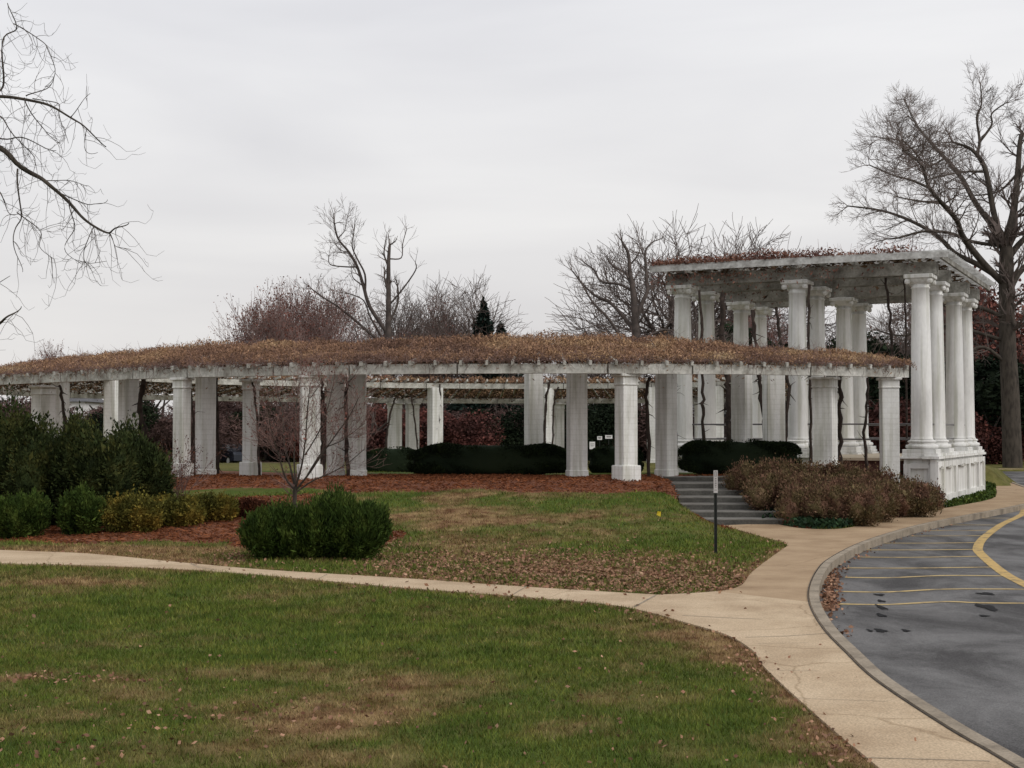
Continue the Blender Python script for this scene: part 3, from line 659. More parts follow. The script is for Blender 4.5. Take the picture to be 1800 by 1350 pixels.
# ---------------------------------------------------------------- pavilion
pav=thing('pavilion','tall white pavilion with round columns beside the curving road','pavilion',(float(T0[0]),float(T0[1]),0))
PO=np.array([T0[0],T0[1],0])
def pl(p): return (p[0]-PO[0],p[1]-PO[1],p[2])
ru=math.atan2(TU[1],TU[0])    # rotation whose local x = TU ; local y = rot90(TU) = (-.434,-.901) = -TV
PZ=1.62
def ubox(mb,u,v,z,su,sv,sz,bev=0,taper=1): p=tw(u,v); mb.box(pl((p[0],p[1],z)),(su,sv,sz),ru,bev=bev,taper=taper)
TVL=TVs[-1]
# podium core
m=MB(); ubox(m,TUL/2,TVL/2,.62,TUL+.35,TVL+.35,1.6); pod=m.build('podium',M['darkbrick'],pav)
m=MB(); ubox(m,TUL/2,TVL/2,1.44,TUL+.5,TVL+.5,.08); m.build('floor_slab',M['stone'],pod)
# right and back face walls with panels (white)
def face_panels(v0,v1,u,side,name='wall_panel'):
    # a pilastered panel on the right face between v0,v1
    m=MB(); L=v1-v0; 
    ubox(m,u,(v0+v1)/2,.70,.16,L,1.50); o=m.build('wall',M['plaster'],pav)
    f=MB()
    for (a,b,zc,hz) in ((v0,v0+.16,.66,1.46),(v1-.16,v1,.66,1.46)):
        ubox(f,u-.11,(a+b)/2,zc,.10,b-a,hz,bev=.008)
    ubox(f,u-.11,(v0+v1)/2,1.30,.095,L-.33,.18); ubox(f,u-.11,(v0+v1)/2,.10,.095,L-.33,.5)
    f.build('panel_frame',M['plaster'],o)
    g=MB(); ubox(g,u-.115,(v0+v1)/2,1.185,.13,L*.42,.035); ubox(g,u-.112,(v0+v1)/2,1.225,.13,L*.2,.045); g.build('ledge',M['timber'],o)
bounds=[-.62,.62,3.0,5.9,8.3,9.72]
for a,b in zip(bounds[:-1],bounds[1:]): face_panels(a+.02,b-.02,-.42,1)
# pedestals under the columns (near face and others)
peds=[(u,v) for u in (0,TUL/2,TUL) for v in TVs]
for (u,v) in peds:
    m=MB(); w=1.02 if u>0 else .98
    ubox(m,u,v,.75,w-.06,w-.06,1.55,bev=.01); p=m.build('pedestal',M['plaster'],pav)
    if v==0:
        f=MB()
        for du in (-.36,.36): ubox(f,u+du,v-.5,.66,.2,.07,1.3,bev=.006)
        ubox(f,u,v-.5,1.26,.52,.065,.16); ubox(f,u,v-.5,.1,.52,.065,.3); f.build('panel_frame',M['plaster'],p)
    m=MB(); ubox(m,u,v,1.50,w+.14,w+.14,.07,bev=.012); ubox(m,u,v,1.585,w+.04,w+.04,.09,bev=.01); m.build('cornice',M['plaster'],p)
# continuous cornice on the right face
m=MB(); ubox(m,-.36,TVL/2,1.505,.5,TVL+1.35,.075); ubox(m,-.36,TVL/2,1.59,.4,TVL+1.2,.085); m.build('cornice',M['plaster'],pav)
# columns
CT=7.05
def big_col(u,v):
    p=tw(u,v); c=pl((p[0],p[1],0)); z0=1.63
    m=MB(); H0=z0+.40; H1=CT-.42
    prof=[(.355,H0),(.325,H0+.06),(.315,H0+.12)]
    for k in range(1,9):
        t=k/8; prof.append((.315-.055*t**1.6,H0+.12+(H1-H0-.12)*t))
    prof+=[(.285,H1+.015),(.285,H1+.045),(.258,H1+.06),(.258,H1+.14)]
    m.lathe(c,prof,28); cc=m.build('column',M['plaster'],pav,True)
    b=MB(); b.lathe(c,[(.40,z0+.12),(.47,z0+.15),(.49,z0+.20),(.47,z0+.25),(.40,z0+.27),(.375,z0+.30),(.40,z0+.33),(.425,z0+.355),(.40,z0+.385),(.36,z0+.40)],28)
    b.build('base',M['plaster'],cc,True)
    q=MB(); q.box((c[0],c[1],z0+.06),(1.0,1.0,.125),ru,bev=.012); q.build('plinth',M['plaster'],cc)
    k=MB(); k.lathe(c,[(.26,H1+.13),(.33,H1+.19),(.375,H1+.26),(.36,H1+.30)],28)
    # scrolled corner brackets and square abacus
    k.box((c[0],c[1],CT-.06),(.86,.86,.12),ru,bev=.015); k.box((c[0],c[1],CT-.165),(.62,.62,.10),ru,taper=1.25)
    for a in (-1,1):
        for bb in (-1,1):
            q2=T0+TU*(u+a*.33)+TV*(v+bb*.33); k.lathe(pl((q2[0],q2[1],CT-.30)),[(.02,0),(.075,.03),(.09,.09),(.07,.16),(.03,.18)],10)
    k.build('capital',M['plaster'],cc)
for (u,v) in peds: big_col(u,v)
# girders along u over the column rows, each a pair
for v in TVs:
    for dv in (-.2,.2):
        m=MB(); a=tw(-.5,v+dv); b=tw(TUL+.5,v+dv); m.bar(pl((*a,CT+.19)),pl((*b,CT+.19)),.11,.38); m.build('girder',M['grime_shade'],pav)
# cross joists along v
k=0; u=-.75
while u<TUL+.7:
    m=MB(); a=tw(u,-.85); b=tw(u,TVL+.85); m.bar(pl((*a,CT+.455)),pl((*b,CT+.455)),.08,.15); m.build('joist',M['grime_shade'],pav); u+=.92
# fascia boards
m=MB(); a=tw(-.95,-.92); b=tw(TUL+.8,-.92); m.bar(pl((*a,CT+.49)),pl((*b,CT+.49)),.05,.17); m.build('fascia',M['slat'],pav)
# close slats along u on top, overhanging the road side
v=-.85
while v<TVL+.9:
    m=MB(); a=tw(-1.0,v); b=tw(TUL+.85,v); m.bar(pl((*a,CT+.585)),pl((*b,CT+.585)),.05,.10); m.build('slat',M['slat'],pav); v+=.34
# pipe rails
for (a,b) in [((TUL,0),(TUL/2,0)),((TUL/2,0),(0,0)),((0,0),(0,2.5)),((0,2.5),(0,6.6)),((0,6.6),(0,9.1)),((TUL,2.5),(TUL,6.6)),((TUL/2,9.1),(0,9.1)),((TUL,9.1),(TUL/2,9.1))]:
    m=MB()
    for z in (2.05,2.52):
        p=tw(*a);q=tw(*b); m.tube([pl((*p,z)),pl(((p[0]+q[0])/2,(p[1]+q[1])/2,z)),pl((*q,z))],[.024]*3,8)
    m.build('handrail',M['pipe'],pav)
# vine on pavilion roof
r=RNG; n=11000; u=TUL+.8-np.abs(r.beta(1.0,1.45,n))*(TUL+1.0); v=r.uniform(-1.0,TVL+.8,n); v=np.where(r.random(n)<.45,r.uniform(-1.05,-.2,n),v)
n1=.5+.5*np.sin(u*2.1+1)*np.sin(u*.9); pk=(r.random(n)<np.clip(.25+.9*(fbm(u,v,.9,3,4.0)+.35)+.06*u,0,1)); u,v,n1=u[pk],v[pk],n1[pk]; n=len(u); Z=CT+.62+r.beta(1,2.0,n)*(.16+.30*n1)
k=r.random(n)<.12; Z=np.where(k,CT+.3-r.exponential(.2,n),Z)
cen=np.stack([T0[0]+TU[0]*u+TV[0]*v,T0[1]+TU[1]*u+TV[1]*v,Z],1)
vv,q=cards(cen,r.uniform(.05,.14,n),2.2); tag(mesh('roof_vine',vv,[q],M['vinetop']),'reddish bare vine tangle on top of the tall pavilion','vines',kind='stuff')
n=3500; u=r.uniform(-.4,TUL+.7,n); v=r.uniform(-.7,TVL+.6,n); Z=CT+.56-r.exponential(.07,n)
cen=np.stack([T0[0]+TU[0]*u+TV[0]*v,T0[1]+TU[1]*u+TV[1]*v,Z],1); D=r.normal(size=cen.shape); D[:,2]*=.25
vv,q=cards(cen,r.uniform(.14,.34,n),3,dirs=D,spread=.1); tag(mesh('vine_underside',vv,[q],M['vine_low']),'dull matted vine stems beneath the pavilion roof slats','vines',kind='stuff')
ln=[]
for k in range(2600):
    u_=TUL+.8-abs(r.beta(1.0,1.2))*(TUL+1.0); v_=r.uniform(-1.0,TVL); p=np.array([*(T0+TU*u_+TV*v_),CT+.62]); d=r.normal(size=3); d[2]=abs(d[2])+.1; d/=np.linalg.norm(d); L=r.uniform(.2,.6)
    if k%5==0: p[2]-=.2; d[2]*=-.6
    ln.append(([p,p+d*L*.5+r.normal(size=3)*.05,p+d*L],[.008,.006,.003]))
V_,Q_=tubes(ln,3); tag(mesh('roof_vine_shoots',V_,[Q_],M['twig_red']),'thin bare vine shoots standing up from the pavilion roof','vines',kind='stuff')

# ---------------------------------------------------------------- climbing vine trunks
def vine(label,pts,r0,d,group='climbing vine trunks',two=False,seed=0):
    rr=np.random.default_rng(seed+int(pts[0][0])); L_=[np.array(P(x,y,d)) for x,y in pts]
    L_=[np.array(q) for q in smoothline([tuple(q) for q in L_],5)]
    for i in range(1,len(L_)-1): L_[i]=L_[i]+rr.normal(0,r0*.35,3)
    zb=Hs(L_[0][0],d) ; L_[0][2]=min(L_[0][2],zb)-.05
    o=L_[0].copy(); rad=[r0*(1-.25*i/len(L_))*rr.uniform(.85,1.15) for i in range(len(L_))]
    t=thing('vine',label,'vine',tuple(o),0,group)
    m=MB(); m.tube([tuple(p-o) for p in L_],rad,7)
    m.build('trunk',M['vinebark'],t,True)
    s=MB(); ls=[]
    for k in range(14):
        i=rr.integers(2,len(L_)-1); p=L_[i]-o; dd=rr.normal(size=3); dd/=np.linalg.norm(dd); l=rr.uniform(.12,.4); ls.append(([p,p+dd*l*.5,p+dd*l+rr.normal(size=3)*.05],[r0*.3,r0*.2,.003]))
    if two:
        q=[p-o+np.array([.07*math.sin(i*1.1),.0,0]) for i,p in enumerate(L_)]; ls.append((q,[r0*.6]*len(q)))
    V_,Q_=tubes(ls,4); s.add(V_,Q_); s.build('side_shoots',M['vinebark'],t)
VL=[('dark double vine trunk twisting up beside the pillar behind the big yews',[(250,840),(254,780),(247,720),(252,664)],.085,44.3,1),
('dark vine trunk rising just right of the leftmost capped pillar',[(112,840),(112,720),(104,678)],.06,46.0,0),
('thin vine leaning between the pillars above the red twig shrub',[(344,842),(341,780),(338,720),(334,668)],.035,40.6,0),
('straight dark vine trunk along the right edge of a wide grey pillar',[(384,843),(383,760),(381,664)],.05,41.9,0),
('slender vine curving down the slanted pillar near the bare shrub',[(456,836),(453,760),(448,700),(444,672)],.04,40.9,0),
('thick dark vine trunk behind the bare multi stemmed shrub',[(570,842),(567,780),(566,710),(563,660)],.09,39.6,0),
('dark vine between the two close pillars behind the bare shrub',[(612,842),(609,780),(609,700),(608,664)],.06,40.3,0),
('slanting vine on the far pillar above the small clipped hedge',[(678,800),(681,755),(688,718),(695,700)],.06,72,0),
('thin vine bent across a far pillar left of the beige wall',[(735,800),(731,755),(726,715),(722,695)],.045,72,0),
('dark vine climbing the far capped pillar above the long hedge',[(772,800),(772,740),(773,675)],.06,71.8,0),
('left vine of the pair wrapped on the far pillar beyond the hedge',[(957,800),(958,740),(961,695),(966,668)],.06,71.5,1),
('right vine of the pair wrapped on the far pillar beyond the hedge',[(971,800),(972,740),(974,700),(982,680)],.055,71.0,0),
('vine between the corner pillar and the pillar at the stair top',[(1141,832),(1139,740),(1136,690),(1143,664)],.055,40.0,0),
('thin beaded vine at the right edge of the pillar at the stair top',[(1190,834),(1188,750),(1187,700),(1186,663)],.028,41.9,0),
('slender dark vine left above the large rounded hedge',[(1236,832),(1236,740),(1235,690),(1234,600),(1229,510)],.055,44.6,0),
('thickest dark vine trunk above the large rounded hedge',[(1280,832),(1281,750),(1283,700),(1276,660),(1272,600),(1270,515)],.10,44.4,0),
('forked vine above the large rounded hedge',[(1347,832),(1343,740),(1338,700),(1335,664),(1328,600),(1322,545)],.06,44.0,1),
('wavy vine right above the large rounded hedge',[(1381,832),(1382,740),(1388,690),(1384,664),(1372,600),(1364,540)],.06,43.9,0),
('vine hanging beside the middle pavilion column',[(1424,832),(1425,760),(1424,660),(1422,580),(1423,500)],.05,43.6,0),
('stout vine right of the wide capped pillar in the brown shrubs',[(1476,832),(1477,760),(1477,700),(1475,662)],.075,41.0,0),
('bowed vine stem between the two capped pillars in the brown shrubs',[(1526,830),(1519,760),(1524,715),(1525,664)],.05,41.6,0),
('vine hanging from the pavilion girder left of the corner column',[(1569,660),(1567,600),(1563,540),(1556,480)],.05,43.9,0),
('thin vine hanging beside the pavilion corner column',[(1593,660),(1593,600),(1591,540),(1590,490)],.035,44.2,0)]
for lab,pts,r0,d,two in VL: vine(lab,pts,r0,d,two=bool(two))

# ---------------------------------------------------------------- hedges and shrubs
def shell(name_thing,label,cat,px0,px1,ytop,ybase,d,depth,matk,group=None,zground=None,n=9000,leaf=.045,round_=.75,core=True,lump=.04,parent=None,leafname='leaves'):
    xc=((px0+px1)/2-900)/F*d; L=(px1-px0)/F*d; zg=Hs(xc,d) if zground is None else zground
    zt=P(900,ytop,d)[2]; hh=zt-zg
    t=thing(name_thing,label,cat,(xc,d,zg),0,group)
    r=RNG
    # superellipsoid shell
    a=r.normal(size=(n,3)); a[:,0]*=1; a/=np.linalg.norm(a,axis=1,keepdims=True)
    e=.42
    S_=np.sign(a)*np.abs(a)**e; S_/= (np.sum(np.abs(S_)**(2/ .55),axis=1)**(.55/2))[:,None]
    p=S_*np.array([L/2,depth/2,hh/2])*(1+r.normal(0,.012,(n,1)))
    # round the ends
    ex=np.clip((np.abs(p[:,0])/(L/2)-.6)/.4,0,1); p[:,2]=np.where(p[:,2]>0,p[:,2]*(1-.16*ex**2),p[:,2])
    p[:,2]+=hh/2+r.normal(0,lump,n)*.3
    p+=lump*np.stack([np.sin(p[:,1]*9)*.4,np.sin(p[:,0]*5+p[:,2]*7),np.sin(p[:,0]*4+1)],1)
    D=a+0
    v,q=cards(p,r.uniform(leaf*.6,leaf*1.5,n),1.5,dirs=D,spread=.9)
    k=MB(); 
    # inner solid
    nu,nv=24,12; uu=np.linspace(0,2*np.pi,nu,endpoint=False); vvv=np.linspace(-np.pi/2,np.pi/2,nv)
    Vc=[]
    for f in vvv:
        for g in uu:
            c=np.array([math.cos(f)*math.cos(g),math.cos(f)*math.sin(g),math.sin(f)]); s_=np.sign(c)*np.abs(c)**e; s_/=max((np.sum(np.abs(s_)**(2/.55)))**(.55/2),1e-6)
            pp=s_*np.array([L/2,depth/2,hh/2])*.955; exx=min(max((abs(pp[0])/(L/2)-.6)/.4,0),1)
            if pp[2]>0: pp[2]*=1-.16*exx**2
            Vc.append((pp[0],pp[1],pp[2]+hh/2-.01))
    qc=[(i*nu+j,i*nu+(j+1)%nu,(i+1)*nu+(j+1)%nu,(i+1)*nu+j) for i in range(nv-1) for j in range(nu)]
    mesh('branch_core',Vc,[np.array(qc)],M['fargreen'] if matk in('box',) else M[matk],t,True)
    mesh(leafname,v,[q],M[matk],t)
    return t
shell('hedge','long low clipped dark hedge behind the mulch bank','hedge',718,1007,781,838,42.1,1.0,'box','clipped hedges',n=40000)
shell('hedge','clipped dark hedge between the thick pillar and the corner pillar','hedge',1034,1131,783,832,44.2,.9,'box','clipped hedges',n=9000)
shell('hedge','large rounded dark hedge at the top of the stairs','hedge',1192,1407,774,835,42.4-.1,1.0,'box','clipped hedges',n=32000)
shell('hedge','small distant clipped hedge inside the ring beyond the bare shrub','hedge',640,742,787,822,50.8,.9,'box','clipped hedges',n=8000)
shell('hedge','dark clipped hedge half hidden behind the big yews','hedge',255,312,793,842,43.2,.9,'box','clipped hedges',n=5000)

def bush(name,label,cat,px0,px1,ytop,ybase,dep,matk,group=None,n=9000,leaf=.06,lobes=7,spike=0.6,asp=3,zg=None,seed=1,flat=.85,core=.72,dens=1.0,shag=.0,mound=.22):
    """irregular bush of many leaf clusters on lobes; spike: upward pointing sprays"""
    rr=np.random.default_rng(seed)
    d=dep; xc=((px0+px1)/2-900)/F*d; W=(px1-px0)/F*d; z0=Hs(xc,d) if zg is None else zg; hh=P(900,ytop,d)[2]-z0
    t=thing(name,label,cat,(xc,d,z0),0,group)
    C_=[]
    for k in range(lobes):
        u=(k+.5)/lobes*2-1+rr.normal(0,.08); c=np.array([u*W*.33,rr.normal(0,.10)*W*.6,hh*(.40+rr.uniform(-.05,.06))]); C_.append((c,np.array([W*.5*rr.uniform(.34,.5)*(1.9/ max(lobes,2))**.35*1.15, min(W*.36,hh*.6)*rr.uniform(.8,1.1), hh*.56*rr.uniform(.82,1.05)*(1-mound*u*u)])))
    P_=[];D_=[]
    per=n//lobes
    for c,rad in C_:
        a=rr.normal(size=(per,3)); a/=np.linalg.norm(a,axis=1,keepdims=True); 
        rl=rr.uniform(.72,1.05,(per,1))
        bump=1+.10*np.sin(a[:,:1]*9+c[0]*5)+.09*np.sin(a[:,1:2]*11+c[2]*3)+.08*np.sin(a[:,2:3]*13+c[1])
        p=c+a*rad*rl*bump+rr.normal(0,1,(per,3))*shag*np.array([.5,.5,1]); P_.append(p); D_.append(a*.8+np.array([0,0,spike]))
    p=np.concatenate(P_); D=np.concatenate(D_); k=(p[:,2]>-.02); p=p[k];D=D[k]; ff=.84+.16*np.clip(p[:,2]/(.4*hh),0,1); p[:,0]*=ff; p[:,1]*=ff
    v,q=cards(p,rr.uniform(leaf*.5,leaf*1.5,len(p))*np.where(rr.random(len(p))<.05,2.0,1),asp,dirs=D,spread=.35,rng=rr)
    Vc=[];Qc=[];n0=0; nu,nv=14,8
    for c,rad in C_:
        for f in np.linspace(-np.pi/2,np.pi/2,nv):
            for g in np.linspace(0,2*np.pi,nu,endpoint=False):
                w=1+.12*math.sin(g*3+c[0]*7+f*4); pp=c+np.array([math.cos(f)*math.cos(g),math.cos(f)*math.sin(g),math.sin(f)])*rad*core*w; f2=.84+.16*min(max(pp[2]/(.4*hh),0),1); Vc.append((pp[0]*f2,pp[1]*f2,max(pp[2],-.05)))
        Qc+=[(n0+i*nu+j,n0+i*nu+(j+1)%nu,n0+(i+1)*nu+(j+1)%nu,n0+(i+1)*nu+j) for i in range(nv-1) for j in range(nu)]; n0+=nu*nv
    mesh('branch_core',Vc,[np.array(Qc)],M[matk],t,True)
    mesh('leaves',v,[q],M[matk],t)
    return t
bush('juniper','wide dark green juniper with feathery upright sprays beside the footpath','shrub',412,612,878,985,25.7,'juniper',n=36000,leaf=.085,lobes=6,spike=.8,asp=4,seed=3,mound=.62,shag=.05)
bush('juniper','right hand dark green juniper joined to its wider neighbour beside the footpath','shrub',500,702,864,985,25.9,'juniper',n=36000,leaf=.085,lobes=6,spike=.8,asp=4,seed=4,mound=.62,shag=.05)
bush('evergreen_shrub','small green conical shrub at the far left edge','shrub',-18,92,858,946,30.4,'juniper','small green shrubs',n=20000,leaf=.06,lobes=3,spike=.7,asp=3,seed=5,shag=.05,mound=.5)
bush('evergreen_shrub','small green cone shaped shrub left of the yellow azaleas','shrub',92,192,854,946,30.6,'juniper','small green shrubs',n=20000,leaf=.06,lobes=3,spike=.7,asp=3,seed=6,shag=.05,mound=.6)
bush('yew','tall spreading dark yew at the left edge of the view','shrub',-140,130,684,930,33.6,'yew','large dark yews',n=46000,leaf=.085,lobes=7,spike=.35,asp=2.5,seed=7,zg=.0,mound=.3,shag=.07)
bush('yew','large dark yew with a ragged top in front of the left pillars','shrub',30,255,728,940,32.6,'yew','large dark yews',n=42000,leaf=.085,lobes=7,spike=.35,asp=2.5,seed=8,zg=.0,mound=.3,shag=.07)
bush('yew','rightmost dark yew beside the red twig shrub','shrub',130,312,745,940,33.6,'yew','large dark yews',n=36000,leaf=.085,lobes=6,spike=.35,asp=2.5,seed=9,zg=.0,mound=.35,shag=.07)
bush('azalea','yellow green azalea at the left end of its low row','shrub',170,306,866,950,30.9,'azalea','low yellow azaleas',n=15000,shag=.05,leaf=.05,lobes=6,spike=.2,asp=1.8,seed=10)
bush('azalea','yellow green azalea in the middle of its low row','shrub',252,376,870,943,31.4,'azalea','low yellow azaleas',n=13000,shag=.05,leaf=.05,lobes=5,spike=.2,asp=1.8,seed=11)
bush('azalea','olive yellow azalea beside the red azalea','shrub',318,428,868,938,31.9,'azalea','low yellow azaleas',n=12000,shag=.05,leaf=.05,lobes=5,spike=.2,asp=1.8,seed=12)
bush('azalea','dark red azalea at the right end of the low row','shrub',392,486,880,936,32.4,'azalea_red','low yellow azaleas',n=12000,shag=.05,leaf=.05,lobes=4,spike=.2,asp=1.8,seed=13)
# bronze shrubs right of the stairs
BR=[(1262,1365,805,38.6),(1330,1440,806,38.4),(1400,1500,815,38.0),(1480,1570,822,38.6),(1540,1620,836,40.0),(1590,1645,850,41.3),
    (1296,1410,824,36.8),(1370,1500,828,35.9),(1445,1575,834,36.0),(1525,1635,844,38.3),(1345,1465,852,35.0),(1415,1545,850,34.6)]
BL=['at the top of the stairs in front of the rounded hedge','just right of the stair top under the middle column','around the foot of the wide capped pillar','between the two capped pillars','in front of the narrow capped pillar','against the corner of the white podium',
    'overhanging the right side of the upper steps','halfway down the bank right of the stairs','in the middle of the bank above the pavement','low on the bank near the podium corner','at the bottom right of the stairs','at the lowest edge by the pavement bend']
for i,((a,b,yt,d),l) in enumerate(zip(BR,BL)):
    bush('bronze_shrub','brown leaved shrub '+l,'shrub',a+(8 if i in (0,6,10) else -12),b+18,yt+3,925,d,'bronze','brown shrubs on the bank',n=15000,leaf=.05,lobes=5,spike=.5,asp=2,seed=20+i,shag=.10)
def cover(name,label,polys,n,mt,leaf,hmax):
    X=[];Y=[]
    for (x0,x1,y0,y1,k) in polys:
        px=RNG.uniform(x0,x1,k); py=RNG.uniform(y0,y1,k); q=np.array([G(a,b,.05) for a,b in zip(px,py)]); X.append(q[:,0]);Y.append(q[:,1])
    x=np.concatenate(X);y=np.concatenate(Y); k=~paved(x,y); x,y=x[k],y[k]
    p=np.stack([x,y,H(x,y)+RNG.uniform(.02,hmax,len(x))],1); v,q=cards(p,RNG.uniform(leaf*.6,leaf*1.3,len(p)),1.2); tag(mesh(name,v,[q],mt),label,'ground cover',kind='stuff')
cover('ivy','dark ivy ground cover below the brown shrubs and beside the podium',[(1340,1500,905,931,6500),(1480,1560,905,920,1500),(1560,1652,888,902,1800)],0,M['ivy'],.09,.22)
cover('ground_ivy','green creeping plants between the podium and the curved pavement',[(1645,1750,853,893,9000)],0,M['juniper'],.09,.20)

# ---------------------------------------------------------------- trees
def grow(pos,dr,L,r,lev,maxl,out,rr,up=.06,wig=.16,nch=(5,5,4,4),ang=(.45,.95),lr=(.5,.75),n=5,rmin=.004):
    pts=[pos]; d=dr/np.linalg.norm(dr); ds=[]
    for k in range(n-1):
        d=d+rr.normal(0,wig,3)+np.array([0,0,up]); d/=np.linalg.norm(d); pts.append(pts[-1]+d*L/(n-1)); ds.append(d)
    rad=np.linspace(r,max(r*.42,rmin*.7),n); out.append((lev,pts,list(rad)))
    if lev>=maxl: return
    for c in range(nch[min(lev,len(nch)-1)]):
        t=rr.uniform(.25,1.0) if c else 1.0; f=t*(n-1); i=min(int(f),n-2); p=pts[i]+(pts[i+1]-pts[i])*(f-i)
        a=rr.uniform(*ang)*(.5 if c==0 else 1); q=np.cross(ds[i],rr.normal(size=3)); q/=np.linalg.norm(q)+1e-9
        nd=ds[i]*math.cos(a)+q*math.sin(a); rc=max(rad[i]*rr.uniform(.45,.7),rmin)
        grow(p,nd,L*rr.uniform(*lr)*(1.1-.3*t),rc,lev+1,maxl,out,rr,up,wig,nch,ang,lr,n,rmin)
def tree_obj(t,out,o,mt,mtw,thick=2,leafmat=None,nleaf=0,leaf=.1,rr=RNG):
    big=[(np.array(p)-o,r) for l,p,r in out if l<thick]; small=[(np.array(p)-o,r) for l,p,r in out if l>=thick]
    if big: V_,Q_=tubes(big,8); mesh('trunk',V_,[Q_],mt,t,True)
    if small: V_,Q_=tubes(small,3); mesh('twigs',V_,[Q_],mtw,t)
    if leafmat is not None:
        tips=np.concatenate([np.array(p)[1:]-o for l,p,r in out if l>=thick]); k=rr.integers(0,len(tips),nleaf); c=tips[k]+rr.normal(0,leaf*1.4,(nleaf,3))
        v,q=cards(c,rr.uniform(leaf*.6,leaf*1.4,nleaf),1.5); mesh('leaves',v,[q],leafmat,t)
def guided(name,label,guides,d,ground,mt,mtw,twl=(.9,1.8),nper=3,levels=2,seed=1,group=None,leafmat=None,nleaf=0,leaf=.1,up=.05,nch=(5,4,3),spacing=.45,rmin=.008,yo=.06,cat='tree'):
    rr=np.random.default_rng(seed); out=[]
    base=None
    starts=[]
    for gi,(pts,w0,w1) in enumerate(guides):
        L_=[]; off=rr.normal(0,yo)*d*.15 
        for i,(x,y) in enumerate(pts):
            # limbs leave the picture plane gradually, starting from the point where they fork
            L_.append(np.array(P(x,y,d)))
        L_=[np.array(q) for q in smoothline([tuple(q) for q in L_],4)]
        length=sum(np.linalg.norm(L_[i+1]-L_[i]) for i in range(len(L_)-1)); sl=rr.uniform(-.45,.45) if gi else 0
        # depth spread: inherit the depth of nearest earlier limb point
        y0=d
        if gi:
            bd=min(((np.hypot(q[0]-L_[0][0],q[2]-L_[0][2]),q[1]) for q in starts),key=lambda a:a[0]); y0=bd[1]
        acc=0
        for i in range(len(L_)):
            if i: acc+=np.linalg.norm((L_[i]-L_[i-1])[[0,2]])
            s=(y0-d+sl*acc); k=(d+s)/d; L_[i]=np.array([L_[i][0]*k,d+s,EYE+(L_[i][2]-EYE)*k])
        if gi==0: base=np.array([L_[0][0],d,ground]); L_[0]=base.copy()
        starts+=[q for q in L_]
        n=len(L_); rad=[(w0+(w1-w0)*(i/(n-1)))/F*d/2 for i in range(n)]
        out.append((0,L_,rad))
        # twigs off the limb
        for i in range(n-1):
            seg=np.linalg.norm(L_[i+1]-L_[i]); f=i/(n-1)
            if gi==0 and f<.5: continue
            if f<.22: continue
            m=rr.poisson(seg/spacing)
            for _ in range(m):
                t=rr.random(); p=L_[i]+(L_[i+1]-L_[i])*t; dd=(L_[i+1]-L_[i])/seg; q=np.cross(dd,rr.normal(size=3)); q/=np.linalg.norm(q)+1e-9
                a=rr.uniform(.5,1.1); nd=dd*math.cos(a)+q*math.sin(a); grow(p,nd,rr.uniform(*twl)*(1.1-.4*f),max(rad[i]*.35,rmin*1.5),1,levels+1,out,rr,up,.16,nch,(.35,.85),(.5,.8),4,rmin)
        dd=L_[-1]-L_[-2]
        for _ in range(3): grow(L_[-1],dd+rr.normal(0,.45,3)*np.linalg.norm(dd),rr.uniform(*twl)*.65,rad[-1]*.8,1,levels+1,out,rr,up,.16,nch,(.35,.85),(.5,.8),4,rmin)
    t=thing(name,label,cat,tuple(base),0,group); tree_obj(t,out,base,mt,mtw,1,leafmat,nleaf,leaf,rr)
    return t
oak=[([(1780,822),(1776,700),(1771,600),(1769,493),(1769,435)],36,24),([(1769,440),(1776,400),(1782,370),(1789,304),(1793,249),(1799,235)],18,6),
([(1769,432),(1749.5,386),(1733,301),(1717,272),(1701,259),(1675,250)],13,4),([(1717,270),(1722,249),(1717,207),(1725,184),(1723.5,150)],6,2),([(1720,252),(1743,220),(1743,200),(1766,182)],5,2),
([(1766,425),(1717,360),(1691,314),(1661.6,278),(1632,246),(1609,216),(1590,175)],11,3),([(1766,500),(1730,464),(1694,418),(1681,386),(1655,356.5),(1632,327),(1619,288),(1586.6,265)],13,3),
([(1766,505),(1753,487),(1717,464),(1678,444.5),(1648.5,415),(1609,392),(1570,376),(1538,368),(1490,362)],12,2.5),([(1762,432),(1710,425),(1668,409),(1622,407),(1580,418),(1560,420)],7,2.5),
([(1727,301),(1688,303),(1635,314)],4,2),([(1632,330),(1603,317),(1570,308),(1528,290)],5,2),([(1655,357),(1620,354),(1580,347)],5,2),([(1660,278),(1630,290),(1590,250),(1550,243)],4,2),
([(1775,450),(1800,420),(1850,380),(1880,300)],13,4),([(1790,310),(1830,250),(1845,215)],8,3),([(1770,520),(1800,470),(1860,450),(1920,420)],13,3),([(1789,304),(1765,330),(1745,340),(1700,345)],5,2),
([(1768,560),(1720,540),(1680,545),(1640,530),(1600,545)],8,3),([(1770,640),(1730,610),(1690,620),(1650,600)],7,3),([(1770,600),(1720,585),(1660,570),(1590,590),(1540,580)],7,2)]
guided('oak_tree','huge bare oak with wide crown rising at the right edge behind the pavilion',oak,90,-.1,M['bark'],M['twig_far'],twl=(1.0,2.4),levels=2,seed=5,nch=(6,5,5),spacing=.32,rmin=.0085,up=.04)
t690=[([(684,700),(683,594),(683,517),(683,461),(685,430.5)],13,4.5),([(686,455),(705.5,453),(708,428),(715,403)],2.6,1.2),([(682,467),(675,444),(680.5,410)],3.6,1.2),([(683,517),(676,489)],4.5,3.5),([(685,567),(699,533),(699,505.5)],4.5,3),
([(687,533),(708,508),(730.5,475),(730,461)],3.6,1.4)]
guided('bare_tree','bare topped tree with an upright trunk and cut stubs behind the colonnade',t690,105,0,M['bark_far'],M['twig_far'],twl=(.6,1.5),levels=1,seed=8,nch=(4,3),spacing=.6,rmin=.010)
